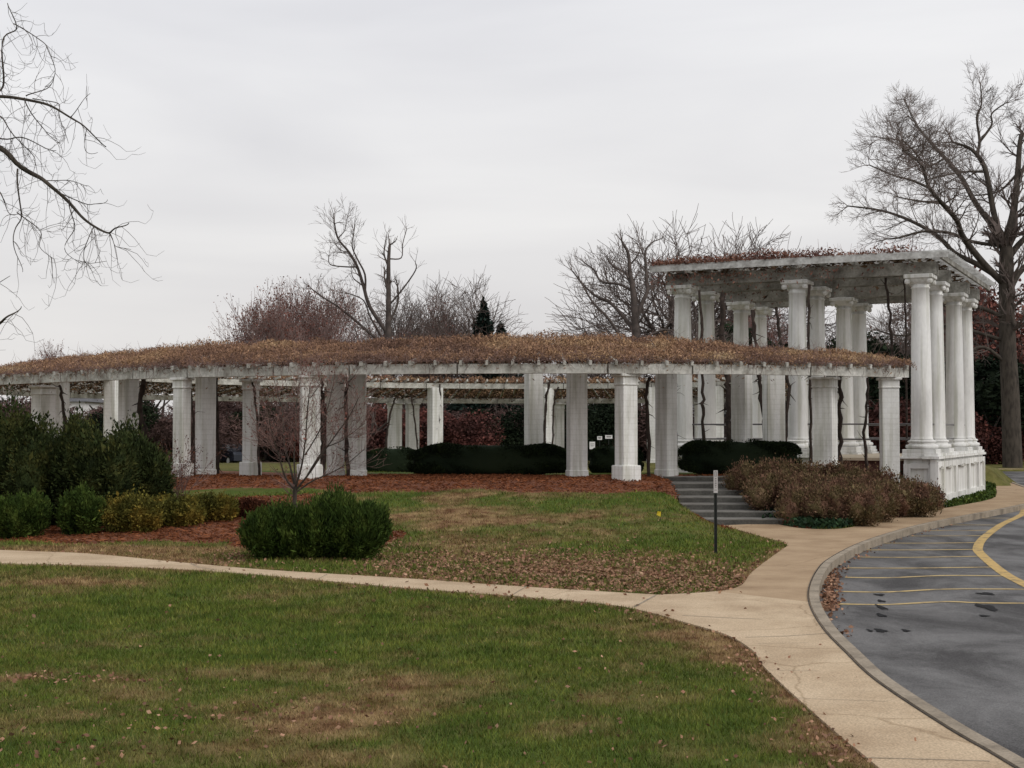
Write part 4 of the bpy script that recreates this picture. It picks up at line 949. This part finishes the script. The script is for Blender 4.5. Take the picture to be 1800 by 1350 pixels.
t600=[([(684,700),(683,600),(680.5,586),(650,539),(639,503),(628,469),(614,444),(594,419),(588,393)],9,2.5),([(628,469),(608,469),(580.5,465),(578,450)],3,1.4),([(641.6,517),(641.6,483),(628,455),(619,433),(622,410)],4,1.6),
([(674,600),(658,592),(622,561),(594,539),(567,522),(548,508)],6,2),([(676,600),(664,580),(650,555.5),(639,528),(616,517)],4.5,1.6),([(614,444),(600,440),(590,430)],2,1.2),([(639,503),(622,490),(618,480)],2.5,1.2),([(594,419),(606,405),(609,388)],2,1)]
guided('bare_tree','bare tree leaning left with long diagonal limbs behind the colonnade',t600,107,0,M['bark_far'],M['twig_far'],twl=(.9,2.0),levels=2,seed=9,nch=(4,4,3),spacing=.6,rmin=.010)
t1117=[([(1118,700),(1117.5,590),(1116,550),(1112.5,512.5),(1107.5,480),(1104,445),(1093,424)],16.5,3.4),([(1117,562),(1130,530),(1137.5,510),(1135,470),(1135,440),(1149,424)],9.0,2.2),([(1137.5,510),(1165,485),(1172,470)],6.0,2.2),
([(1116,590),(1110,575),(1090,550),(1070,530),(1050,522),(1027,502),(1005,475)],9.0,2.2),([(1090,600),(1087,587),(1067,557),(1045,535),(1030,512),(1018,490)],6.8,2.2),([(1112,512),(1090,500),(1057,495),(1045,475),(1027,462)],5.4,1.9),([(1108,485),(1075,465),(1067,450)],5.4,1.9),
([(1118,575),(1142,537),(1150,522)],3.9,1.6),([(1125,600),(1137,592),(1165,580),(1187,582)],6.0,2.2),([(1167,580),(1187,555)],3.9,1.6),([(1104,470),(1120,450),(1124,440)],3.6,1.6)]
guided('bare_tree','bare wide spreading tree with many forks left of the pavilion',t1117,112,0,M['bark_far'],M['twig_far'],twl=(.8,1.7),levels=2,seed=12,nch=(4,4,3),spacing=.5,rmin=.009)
# small bare shrub in front of the pillars
mag=[([(519,905),(518,880),(519,855)],9,7),([(519,860),(510,820),(500,780),(497,730),(488,690)],4,1.2),([(519,858),(530,820),(536,780),(540,730),(545,680)],4,1.2),([(520,862),(545,830),(565,800),(590,765),(615,730),(630,700)],4,1.2),
([(519,862),(502,840),(490,800),(478,760),(470,715)],3.5,1.2),([(521,865),(550,845),(580,832),(610,815),(640,790)],3.2,1.2),([(536,800),(560,760),(575,720),(585,680)],2.6,1),([(519,850),(517,800),(520,750),(522,700),(528,665)],3.2,1),([(540,835),(570,790),(600,775),(640,745)],2.4,1),([(500,800),(480,790),(468,770)],2,1),([(545,700),(560,680),(565,670)],1.6,1)]
guided('bare_shrub','leafless multi stemmed reddish shrub rising behind the junipers',mag,31.5,Hs((519-900)/F*31.5,31.5)-.05,M['bark'],M['twig_red'],twl=(.3,.75),levels=2,seed=14,nch=(3,3,2),spacing=.07,rmin=.0035,up=.10,leafmat=M['russet'],nleaf=600,leaf=.05,cat='shrub')
# red twig shrub
def twigshrub(label,px,d,h,n,seed,w=.5):
    rr=np.random.default_rng(seed); x=(px-900)/F*d; z=Hs(x,d); o=np.array([x,d,z]); out=[]
    for k in range(n):
        dr=np.array([rr.normal(0,w),rr.normal(0,w),1.0]); grow(o+np.array([rr.normal(0,.08),rr.normal(0,.08),0]),dr,h*rr.uniform(.6,1),.009,1,3,out,rr,.02,.07,(0,3,3),(.25,.6),(.4,.6),4,.003)
    t=thing('twig_shrub',label,'shrub',tuple(o)); V_,Q_=tubes([(np.array(p)-o,r) for l,p,r in out],3); mesh('twigs',V_,[Q_],M['twig_red'],t)
    tp=np.concatenate([np.array(p)[1:]-o for l,p,r in out]); k=rr.integers(0,len(tp),500); v,q=cards(tp[k]+rr.normal(0,.03,(500,3)),.045,1.5); mesh('leaves',v,[q],M['azalea_red'],t)
twigshrub('thin reddish twiggy shrub in front of the narrow left pillar',318,35.4,1.15,26,31)
twigshrub('low dark red twiggy shrub beside the dark yews',276,34.6,1.1,24,32)
# foreground tree: limbs hanging in from the left
fg=[([(-420,1500),(-410,900),(-400,500),(-380,200),(-340,-150)],70,35),([(-395,420),(-250,280),(-120,215),(0,260),(35.5,293),(75.5,315.5),(102,338),(133,369),(162,395.5),(191,409),(209,400),(225,391)],14,1.4),
([(-380,330),(-200,200),(-80,172),(0,172),(44,173),(89,187),(120,204),(151,224),(178,252),(187,258)],9.5,1.1),([(-60,174),(-10,165),(5,133),(9,67),(27,44),(16,8)],5,1.4),([(27,44),(62,64),(84,84),(95.5,120),(80,153)],2,1),
([(-60,225),(0,242),(44,244),(80,260),(102,267)],3.4,1),([(-50,190),(0,204),(27,240),(58,275),(66,292)],3,1),([(191,409),(204,433),(229,438)],1.6,.8),([(162,395),(158,422),(144,444),(155,464),(184,458)],1.9,.8),
([(120,355),(132,391),(122,413),(118,444),(142,464)],2.2,.8),([(33,298),(35.5,369),(29,400),(27,444),(40,478)],3.4,.9),([(33,375),(67,404),(73,435),(93,455)],2,.8),([(80,318),(115.5,315.5),(155.5,329)],1.8,.8),([(107,340),(155.5,360),(172,358),(189,351)],2,.8),
([(120,204),(147,182),(155.5,162)],1.6,.8),([(151,224),(153,267),(169,266)],1.5,.8),([(44,173),(62,209),(84,235.5),(107,253)],2.4,.8),([(49,171),(80,153),(100,129)],2.4,.9),([(60,175),(100,180),(108,210),(117,250)],2,.8),
([(-395,620),(-150,590),(-40,578),(0,567),(22,553),(35.5,538)],12,1),([(-60,580),(-20,520),(15,484)],3,.9),([(-30,330),(0,335),(10,370),(30,380)],3,.8),([(-25,160),(-5,120),(-15,60),(-30,10)],3,1)]
def fgtree():
    rr=np.random.default_rng(44); d0=14.0; out=[]; base=np.array([(-420-900)/F*d0,d0,0.0])
    for gi,(pts,w0,w1) in enumerate(fg):
        L_=[np.array(q) for q in smoothline([P(x,y,d0) for x,y in pts],5)]; n=len(L_)
        if gi==0: L_[0]=base.copy(); L_[0][2]=-.1
        if gi: 
            for i in range(n): L_[i]=L_[i]*1.0+np.array([0,.06*math.sin(i*.6+gi),0])
        rad=[(w0+(w1-w0)*(i/(n-1))**.8)/F*d0/2 for i in range(n)]; out.append((0,L_,rad))
        if gi==0: continue
        for i in range(n-1):
            if pts[0][0]<-300 and L_[i][0]<-6.2: continue
            seg=np.linalg.norm(L_[i+1]-L_[i]); 
            for _ in range(rr.poisson(seg/.085)):
                p=L_[i]+(L_[i+1]-L_[i])*rr.random(); dd=(L_[i+1]-L_[i])/seg; q=rr.normal(size=3)*np.array([1,.6,1]); q[2]-=.45; q/=np.linalg.norm(q)
                nd=dd*.5+q; nd/=np.linalg.norm(nd); L=rr.uniform(.15,.62); m=7; pp=[p]; v=nd.copy(); curl=rr.uniform(-1,1)
                for k in range(m-1):
                    v=v+np.array([curl*.28*rr.random(),0,(-.30 if k<4 else .65)])+rr.normal(0,.16,3); v/=np.linalg.norm(v); pp.append(pp[-1]+v*L/(m-1))
                out.append((1,pp,list(np.linspace(.0030,.0012,m))))
                for _2 in range(rr.integers(0,4)):
                    j=rr.integers(1,m); s=pp[j]; w=rr.normal(size=3)*np.array([1,.5,.8]); w[2]+=.3; w/=np.linalg.norm(w); l=rr.uniform(.04,.16); out.append((2,[s,s+w*l*.5,s+w*l+np.array([0,0,.03])],[.002,.0016,.0012]))
    t=thing('bare_tree','bare tree at the left edge whose drooping twigs hang against the sky','tree',tuple(base)); tree_obj(t,out,base,M['bark'],M['twig'],1)
fgtree()

# background trees built once, copied with own position, turn and size
def proto(kind,seed):
    rr=np.random.default_rng(seed); out=[]; o=np.zeros(3)
    if kind=='bare':
        grow(o,np.array([0,0,1.]),4.0,.26,0,4,out,rr,.015,.12,(9,7,6,5),(.45,1.0),(.65,.85),5,.010)
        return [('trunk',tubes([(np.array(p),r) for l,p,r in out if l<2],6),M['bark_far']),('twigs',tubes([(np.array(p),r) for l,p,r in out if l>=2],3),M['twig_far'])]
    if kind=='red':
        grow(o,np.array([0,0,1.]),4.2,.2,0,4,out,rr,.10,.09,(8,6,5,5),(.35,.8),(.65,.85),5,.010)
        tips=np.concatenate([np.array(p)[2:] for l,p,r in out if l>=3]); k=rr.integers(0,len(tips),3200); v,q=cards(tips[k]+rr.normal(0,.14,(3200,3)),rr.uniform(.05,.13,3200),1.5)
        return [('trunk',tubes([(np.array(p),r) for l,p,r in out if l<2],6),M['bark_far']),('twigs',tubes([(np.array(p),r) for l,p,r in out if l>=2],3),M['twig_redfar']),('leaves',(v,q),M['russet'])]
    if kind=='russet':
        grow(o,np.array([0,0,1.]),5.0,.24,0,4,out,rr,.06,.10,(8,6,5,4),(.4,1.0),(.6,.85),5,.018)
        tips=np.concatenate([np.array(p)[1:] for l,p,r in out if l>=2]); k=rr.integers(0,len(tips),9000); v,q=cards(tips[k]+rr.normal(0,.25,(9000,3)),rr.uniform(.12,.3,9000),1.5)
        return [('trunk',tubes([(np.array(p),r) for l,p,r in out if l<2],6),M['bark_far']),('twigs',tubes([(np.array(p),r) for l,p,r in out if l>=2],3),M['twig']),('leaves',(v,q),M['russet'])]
    if kind=='conifer':
        n=16000; z=rr.uniform(.08,1,n)**.8; lay=np.round(z*16)/16; zz=lay*8+rr.normal(0,.20,n); rad=(1.03-lay)*2.6*np.sqrt(rr.uniform(.05,1,n))*(1+.15*np.sin(lay*53)); a=rr.uniform(0,2*np.pi,n)
        p=np.stack([rad*np.cos(a),rad*np.sin(a),zz-rad*.15],1); D=np.stack([np.cos(a),np.sin(a),-.2+0*a],1); v,q=cards(p,rr.uniform(.2,.45,n),2.2,dirs=D,spread=.4)
        return [('trunk',tubes([([(0,0,0),(0,0,4.),(0,0,8.)],[.18,.1,.02])],6),M['bark_far']),('foliage',(v,q),M['conifer'])]
    if kind in('holly','thicket','redbush'):
        n={'holly':22000,'thicket':16000,'redbush':20000}[kind]; P_=[]
        for k in range(9):
            c=np.array([rr.normal(0,1.0),rr.normal(0,.8),rr.uniform(.8,3.4) if kind=='holly' else rr.uniform(.5,2.0)]); m=n//9; a=rr.normal(size=(m,3)); a/=np.linalg.norm(a,axis=1,keepdims=True); P_.append(c+a*rr.uniform(.6,1.2)*rr.uniform(.5,1.05,(m,1)))
        p=np.concatenate(P_); p=p[p[:,2]>0]; v,q=cards(p,rr.uniform(.06,.19,len(p)) if kind!='thicket' else rr.uniform(.12,.3,len(p)),1.6 if kind!='thicket' else 7); 
        ls=[]
        for k in range(5): ls.append(([(0,0,0),(rr.normal(0,.2),rr.normal(0,.2),1.),(rr.normal(0,.7),rr.normal(0,.6),2.4)],[.1,.07,.02]))
        return [('trunk',tubes(ls,5),M['bark_far']),('foliage',(v,q),M[{'holly':'fargreen','thicket':'farbrown','redbush':'redbush'}[kind]])]
PR={}
def place(kind,var,label,cat,px,d,height,ref,wide=1.0,group=None,rot=None,z=None):
    key=(kind,var)
    if key not in PR:
        parts=[]
        for nm,(v,q),mt in proto(kind,100+var*7+len(kind)):
            o=mesh(nm,v,[q],mt); C.objects.unlink(o); parts.append((nm,o))
        top=max(float(np.percentile([w.co.z for w in o.data.vertices],99.7)) for nm,o in parts); PR[key]=(parts,top)
    parts,top=PR[key]; x=(px-900)/F*d; zz=Hs(x,d) if z is None else z
    s=height/top; t=thing(ref,label,cat,(x,d,zz-.05),rot if rot is not None else random.uniform(0,6.28),group); t.scale=(s*wide,s*wide,s)
    for nm,o in parts:
        c=o.copy(); c.name=nm; C.objects.link(c); c.parent=t
def hz(yt,d): return P(900,yt,d)[2]
def T(kind,var,label,px,yt,d,name,wide=1.0,group=None,cat='tree'):
    place(kind,var,label,cat,px,d,hz(yt,d),name,wide,group)
g1='leafless trees beyond the colonnade'; g2='reddish trees beyond the colonnade'
T('red',0,'low reddish bare tree at the left end of the far tree group',445,520,104,'maple_tree',1.0,g2)
T('red',1,'reddish bare tree second from the left in the far tree group',500,497,108,'maple_tree',1.0,g2)
T('red',2,'densest reddish bare tree left of the leaning tree',548,493,112,'maple_tree',1.0,g2)
T('red',0,'reddish bare tree right behind the leaning tree limbs',598,500,116,'maple_tree',.95,g2)
T('bare',0,'fine twigged bare tree between the leaning and topped trunks',648,500,120,'bare_tree',.9,g1)
T('bare',1,'bare tree just right of the topped trunk',735,492,118,'bare_tree',.9,g1)
T('red',1,'small reddish bare tree in the gap right of the topped trunk',768,522,115,'maple_tree',.9,g2)
T('bare',2,'bare tree with raised limbs beside the dark conifer',812,490,114,'bare_tree',.95,g1)
T('conifer',0,'single dark blue green conifer rising above the vine roof','conifer'and 850,533,112,'conifer_tree',1.0)
T('conifer',0,'lower half hidden conifer right of the taller conifer',880,572,116,'conifer_tree',1.3)
T('bare',1,'low bare tree left of the wide spreading tree',1020,566,120,'bare_tree',1.0,g1)
T('bare',0,'bare round crowned tree over the left corner of the pavilion roof',1215,396,128,'bare_tree',1.0,g1)
T('bare',2,'bare round crowned tree over the middle of the pavilion roof',1290,398,130,'bare_tree',1.0,g1)
T('bare',1,'bare tree seen between the two left pavilion columns',1262,545,105,'bare_tree',1.0,g1)
T('red',2,'tiny reddish tree tops at the far left over the vine roof',112,600,130,'maple_tree',1.1,g2)
T('russet',0,'russet leaved tree behind the right corner of the pavilion',1700,470,118,'oak_tree',1.0,'russet leaved trees')
T('russet',1,'russet leaved tree behind the huge oak trunk',1790,500,125,'oak_tree',1.1,'russet leaved trees')
T('bare',1,'bare tree seen through the middle of the pavilion',1560,515,112,'bare_tree',1.0,g1)
T('russet',0,'russet leaved tree seen between the right pavilion columns',1640,520,125,'oak_tree',1.0,'russet leaved trees')
T('bare',2,'bare tree seen left of the middle pavilion column',1385,545,120,'bare_tree',1.0,g1)
T('red',0,'reddish tree seen through the left half of the pavilion',1330,540,118,'maple_tree',1.0,g2)
# evergreens and thickets low behind the ring
hol=[(1690,590,104,'dark holly between the pavilion corner and the oak trunk'),(1745,640,112,'dark holly left of the oak trunk'),(1460,570,106,'dark holly behind the middle pavilion columns'),(1400,635,110,'dark holly behind the left middle pavilion column'),
     (880,700,98,'dark holly under the far beam right of the red bushes'),(1060,700,96,'dark holly behind the small white signs'),(1095,705,104,'dark holly behind the corner pillar'),(470,715,98,'dark holly between the slanted pillar and bare shrub'),
     (150,705,92,'dark holly beneath the left end of the roof'),(1520,690,103,'dark holly behind the paired back columns'),(1620,690,110,'dark holly behind the corner column'),(1790,650,118,'dark holly at the right edge behind the oak')]
for i,(px,yt,d,l) in enumerate(hol): place('holly',i%2,l,'tree',px,d,hz(yt,d),'holly_tree',1.25,'dark evergreens in the background')
red=[(650,722,95,'red leaved bush behind the far pillars left of the long hedge'),(790,722,94,'red leaved bush right of the far capped pillar'),(915,730,100,'orange red bush above the right half of the hedge'),(1045,755,101,'small orange bush above the white signs'),
     (1730,720,100,'red leaved bush right of the podium'),(700,716,99,'red leaved bush between the far slanting pillars'),(1585,700,99,'red leaved bush left of the corner column'),(1560,740,96,'low red bush behind the narrow capped pillar')]
for i,(px,yt,d,l) in enumerate(red): place('redbush',i%2,l,'shrub',px,d,hz(yt,d),'red_bush',1.2,'red leaved bushes in the background')
thk=[(40,700,100),(215,712,100),(290,745,104),(335,720,98),(400,722,106),(430,715,112),(530,712,100),(590,712,104),(745,725,104),(850,722,106),(1000,715,106),(1140,715,104),(1180,720,108),(1250,720,120),(1430,660,120),(1500,620,124),(1590,600,128),(1660,620,125),(1720,620,130),(1770,640,135),(1830,620,120),(940,705,112),(260,700,118),(370,700,122)]
thl=['at the left edge of the view','below the left roof end','in the sky gap left of the narrow pillar','behind the narrow left pillar','above the parked dark car','behind the slanted pillar','behind the bare shrub','right of the bare shrub','above the beige wall','above the long hedge','behind the pillar with a vine pair','right of the corner pillar','behind the stair top pillar','behind the white house','behind the middle columns','behind the paired back columns','left of the corner column','right of the corner column','above the white car','left of the oak trunk','beyond the right edge','between two far pillars','far behind the yews','far behind the wide grey pillar']
for i,((px,yt,d),l) in enumerate(zip(thk,thl)): place('thicket',i%3,'brown leafless thicket '+l,'thicket',px,d,hz(yt,d),'thicket',1.5,'brown thickets in the background')
# far wood: one mass on the skyline
def wood():
    r=RNG; ln=[]
    for k in range(5200):
        px=r.uniform(-250,2050); d=r.uniform(140,175); x=(px-900)/F*d
        top=690+14*math.sin(px*.011)+10*math.sin(px*.037+2)+ (8 if px<400 else 0)
        if 270<px<310: top=742
        if px>1380: top=640+12*math.sin(px*.05)
        h=hz(top+abs(r.normal(0,14)),d); z0=r.uniform(0,.7)*h; a=np.array([x,d,z0]); L=(h-z0)
        ln.append(([a,a+np.array([r.normal(0,.3),0,L*.5]),a+np.array([r.normal(0,.9),0,L])],[.07,.05,.02]))
    V_,Q_=tubes(ln,3)
    n=42000; px=r.uniform(-250,2050,n); d=r.uniform(140,178,n); x=(px-900)/F*d; top=694+14*np.sin(px*.011)+10*np.sin(px*.037+2); top=np.where((px>272)&(px<308),750,top); top=np.where(px>1380,648+12*np.sin(px*.05),top)
    h=EYE+(758-top)/F*d; p=np.stack([x,d,h*r.uniform(0,1,n)**.7],1); v,q=cards(p,r.uniform(.3,.8,n),4)
    o=mesh('wood',np.concatenate([V_,v]),[np.concatenate([Q_,q+len(V_)])],M['farbrown']); tag(o,'distant brown leafless wood along the skyline','wood',kind='stuff')
wood()

# ---------------------------------------------------------------- small objects
x,y=G(1258,975); t=thing('sign_post','dark green post with a narrow white marker sign in front of the stairs','sign',(x,y,0))
m=MB(); m.box((0,0,.72),(.055,.03,1.5),bev=.004); m.box((-.02,-.022,.72),(.012,.02,1.5)); m.box((.02,-.022,.72),(.012,.02,1.5)); po=m.build('post',M['metal'],t)
m=MB(); m.box((0,-.042,1.36),(.078,.012,.42),bev=.003); pn=m.build('sign_plate',M['sign'],t)
m=MB()
for zz,hh in ((1.505,.085),):   # outline of the symbol at the top
    m.box((-.015,-.050,zz),(.006,.004,hh)); m.box((.015,-.050,zz),(.006,.004,hh)); m.box((0,-.050,zz+hh/2),(.036,.004,.006)); m.box((0,-.050,zz-hh/2),(.036,.004,.006))
for k in range(6): m.box((0,-.050,1.42-k*.032),(.03,.004,.010)); 
m.box((0,-.050,1.205),(.05,.004,.008))
m.build('lettering',M['signred'],pn)
x,y=G(1160,944); z=Hs(x,y); t=thing('marker_flag','small yellow marker flag standing in the lawn','flag',(x,y,z)); m=MB(); m.tube([(0,0,0),(.02,0,.12),(.03,0,.26)],[.003]*3,5); m.build('wire_stake',M['metal'],t)
mesh('flag',[(.03,0,.26),(.02,0,.15),(-.07,.02,.19),(-.05,-.01,.27)],[np.array([(0,1,2,3)])],M['flag'],t)
# signs beyond the hedge
for (px,py,w,h,l) in [(1041,783,.34,.46,'small upright white notice sign beyond the hedge'),(1054,770,.30,.22,'small tilted white notice sign right of the upright one'),(1070,768,.44,.22,'wide white notice sign nearest the corner pillar')]:
    d=88; c=P(px,py,d); t=thing('notice_sign',l,'sign',(c[0],d,Hs(c[0],d)),0,'white notice signs beyond the hedge'); zc=c[2]-Hs(c[0],d)
    m=MB(); m.box((0,0,zc/2),(.05,.05,zc)); m.build('post',M['metal'],t); m=MB(); m.box((0,-.05,zc),(w,.03,h),bev=.006); b=m.build('board',M['whitewall'],t)
    m=MB(); m.box((0,-.068,zc+h*.2),(w*.7,.006,.03)); m.box((0,-.068,zc-h*.05),(w*.6,.006,.03)); m.build('lettering',M['signred'],b)
def house(label,px0,px1,ytop,d,wallm,roofm,roofh,rows,ncol,name='house',depth=6):
    x0=(px0-900)/F*d; x1=(px1-900)/F*d; L=x1-x0; h=hz(ytop,d); t=thing(name,label,'building',((x0+x1)/2,d+depth/2,0)); m=MB(); m.box((0,0,h/2),(L,depth,h)); w=m.build('wall',wallm,t)
    m=MB()
    if roofh>0:
        a,b=L/2+.3,depth/2+.3; m.add([(-a,-b,h),(a,-b,h),(a,b,h),(-a,b,h),(-a+1,0,h+roofh),(a-1,0,h+roofh)],[(0,1,5,4),(2,3,4,5),(0,3,2,1)],[(1,2,5),(3,0,4)])
    else: m.box((0,0,h+.1),(L+.4,depth+.4,.22),bev=.02)
    m.build('roof',roofm,t)
    for r_ in range(rows):
        for c in range(ncol):
            xx=-L/2+L*(c+.5)/ncol; zz=h*(r_+.58)/rows; f=MB(); ww,wh=min(1.0,L/ncol*.5),h/rows*.5
            f.box((xx,-depth/2-.03,zz),(ww,.08,wh),bev=.01); fo=f.build('window',M['plaster'],t); g=MB(); g.box((xx,-depth/2-.06,zz),(ww*.8,.05,wh*.84)); g.build('pane',M['glass'],fo)
house('long low white building seen between the left pavilion columns',1205,1345,706,112,M['whitewall'],M['slate'],.8,1,9)
house('beige stone gatehouse with a dark roof edge seen between far pillars',736,756,752,94,M['stone'],M['stone'],0,1,1,depth=2)
house('pale sided house half hidden by trees at the far left',60,150,706,125,M['whitewall'],M['slate'],1.0,1,4)
def car(label,px,d,rot,paint,suv=False,z=0):
    x=(px-900)/F*d; t=thing('parked_car',label,'car',(x,d,z),rot); L,W=4.5,1.8; Hh=1.75 if suv else 1.45
    prof=[(-2.25,.35),(-2.25,.75),(-2.1,.92),(-1.2 if not suv else -2.0,1.0),(-.55 if not suv else -1.85,Hh-.03),(.1,Hh),(.75,Hh-.06),(1.35,1.0),(2.1,.85),(2.25,.65),(2.25,.35)]
    def ext(p,w0,w1,zc):
        V=[]; n=len(p)
        for s in (-1,1):
            for (a,b) in p: ww=(w0 if b<zc else w1)/2; V.append((a,s*ww,b))
        q=[(i,(i+1)%n,n+(i+1)%n,n+i) for i in range(n)]; tr=[(0,i+1,i) for i in range(1,n-1)]+[(n,n+i,n+i+1) for i in range(1,n-1)]; return V,q,tr
    m=MB(); V,q,tr=ext(prof,W,W*.8,1.05); m.add(V,q,tr); b=m.build('body',paint,t)
    gx0=-1.75 if suv else -1.0
    g=MB(); V,q,tr=ext([(gx0,1.03),(gx0+.25 if not suv else gx0+.05,Hh-.1),(.6,Hh-.12),(1.15,1.03)],W*.99,W*.83,1.05); g.add(V,q,tr); g.build('window',M['glass'],t)
    for a in (-1.4,1.4):
        for s in (-1,1):
            w=MB(); n=18; V=[]
            for yy in (s*(W/2-.2),s*(W/2+.01)):
                for k in range(n): an=2*math.pi*k/n; V.append((a+.34*math.cos(an),yy,.34+.34*math.sin(an)))
            w.add(V,[(k,(k+1)%n,n+(k+1)%n,n+k) for k in range(n)],[(n,n+k,n+k+1) for k in range(1,n-1)]+[(0,k+1,k) for k in range(1,n-1)]); wo=w.build('wheel',M['tyre'],t)
            rr_=MB(); V=[]
            for yy in (s*(W/2-.02),s*(W/2+.025)):
                for k in range(n): an=2*math.pi*k/n; V.append((a+.2*math.cos(an),yy,.34+.2*math.sin(an)))
            rr_.add(V,[(k,(k+1)%n,n+(k+1)%n,n+k) for k in range(n)],[(n,n+k,n+k+1) for k in range(1,n-1)]+[(0,k+1,k) for k in range(1,n-1)]); rr_.build('rim',M['lamp'],wo)
    for s in (-1,1):
        h=MB(); h.box((2.22,s*.65,.72),(.08,.3,.12),bev=.02); h.build('headlight',M['lamp'],t)
car('dark parked car seen between two left pillars',408,96,2.2,M['car_dark'],z=float(Hs((405-900)/F*92,92)))
car('white parked car right of the podium',1744,128,.5,M['car_white'],z=0)
car('black parked van beside the oak trunk',1762,118,1.45,M['car_dark'],True)
car('black parked car right behind the white one by the podium',1733,134,1.9,M['car_dark'])

# ---------------------------------------------------------------- sky, light, camera
w=bpy.data.worlds.new('World'); S.world=w; w.use_nodes=True; N=w.node_tree.nodes; L=w.node_tree.links; bg=N['Background']
tc=N.new('ShaderNodeTexCoord'); sky=N.new('ShaderNodeTexSky'); sky.sky_type='NISHITA'; sky.sun_disc=False; sky.sun_elevation=R(38); sky.sun_rotation=R(128); sky.dust_density=6; sky.air_density=1
# a thick cloud deck hides nearly all of the clear sky
mp=N.new('ShaderNodeMapping'); mp.inputs['Scale'].default_value=(1.0,1.0,5.0); L.new(tc.outputs['Generated'],mp.inputs[0])
nz=N.new('ShaderNodeTexNoise'); nz.inputs['Scale'].default_value=2.4; nz.inputs['Detail'].default_value=5; nz.inputs['Roughness'].default_value=.45; nz.inputs['Distortion'].default_value=.4; L.new(mp.outputs[0],nz.inputs['Vector'])
cr=N.new('ShaderNodeValToRGB'); e=cr.color_ramp.elements; e[0].position=.32; e[0].color=(.70,.70,.72,1); e[1].position=.70; e[1].color=(.86,.86,.86,1); L.new(nz.outputs[0],cr.inputs[0])
sx=N.new('ShaderNodeSeparateXYZ'); L.new(tc.outputs['Generated'],sx.inputs[0])
hr=N.new('ShaderNodeValToRGB'); e=hr.color_ramp.elements; e[0].position=.0; e[0].color=(.90,.875,.85,1); e[1].position=.30; e[1].color=(1.04,1.04,1.05,1); L.new(sx.outputs[2],hr.inputs[0])
mu=N.new('ShaderNodeMix'); mu.data_type='RGBA'; mu.blend_type='MULTIPLY'; mu.inputs[0].default_value=1; L.new(cr.outputs[0],mu.inputs[6]); L.new(hr.outputs[0],mu.inputs[7])
sc=N.new('ShaderNodeVectorMath'); sc.operation='SCALE'; sc.inputs['Scale'].default_value=.10; L.new(sky.outputs[0],sc.inputs[0])
mx=N.new('ShaderNodeMix'); mx.data_type='RGBA'; mx.inputs[0].default_value=.94; L.new(sc.outputs[0],mx.inputs[6]); L.new(mu.outputs[2],mx.inputs[7])
L.new(mx.outputs[2],bg.inputs['Color']); bg.inputs['Strength'].default_value=1.0
sl=bpy.data.lights.new('sun','SUN'); sl.energy=1.15; sl.angle=R(28); sl.color=(1,.97,.93); so=bpy.data.objects.new('sun',sl); C.objects.link(so)
so.rotation_euler=(R(52),0,R(52))
cam=bpy.data.cameras.new('camera'); cam.sensor_width=36; cam.lens=50.0; cam.clip_end=3000; cam.clip_start=.1
co=bpy.data.objects.new('camera',cam); C.objects.link(co); co.location=(0,0,EYE); co.rotation_euler=(math.pi/2+PITCH,0,0); S.camera=co
S.view_settings.view_transform='Standard'; S.view_settings.look='None'; S.view_settings.gamma=1; S.view_settings.exposure=.12
S.render.resolution_x=1024; S.render.resolution_y=768
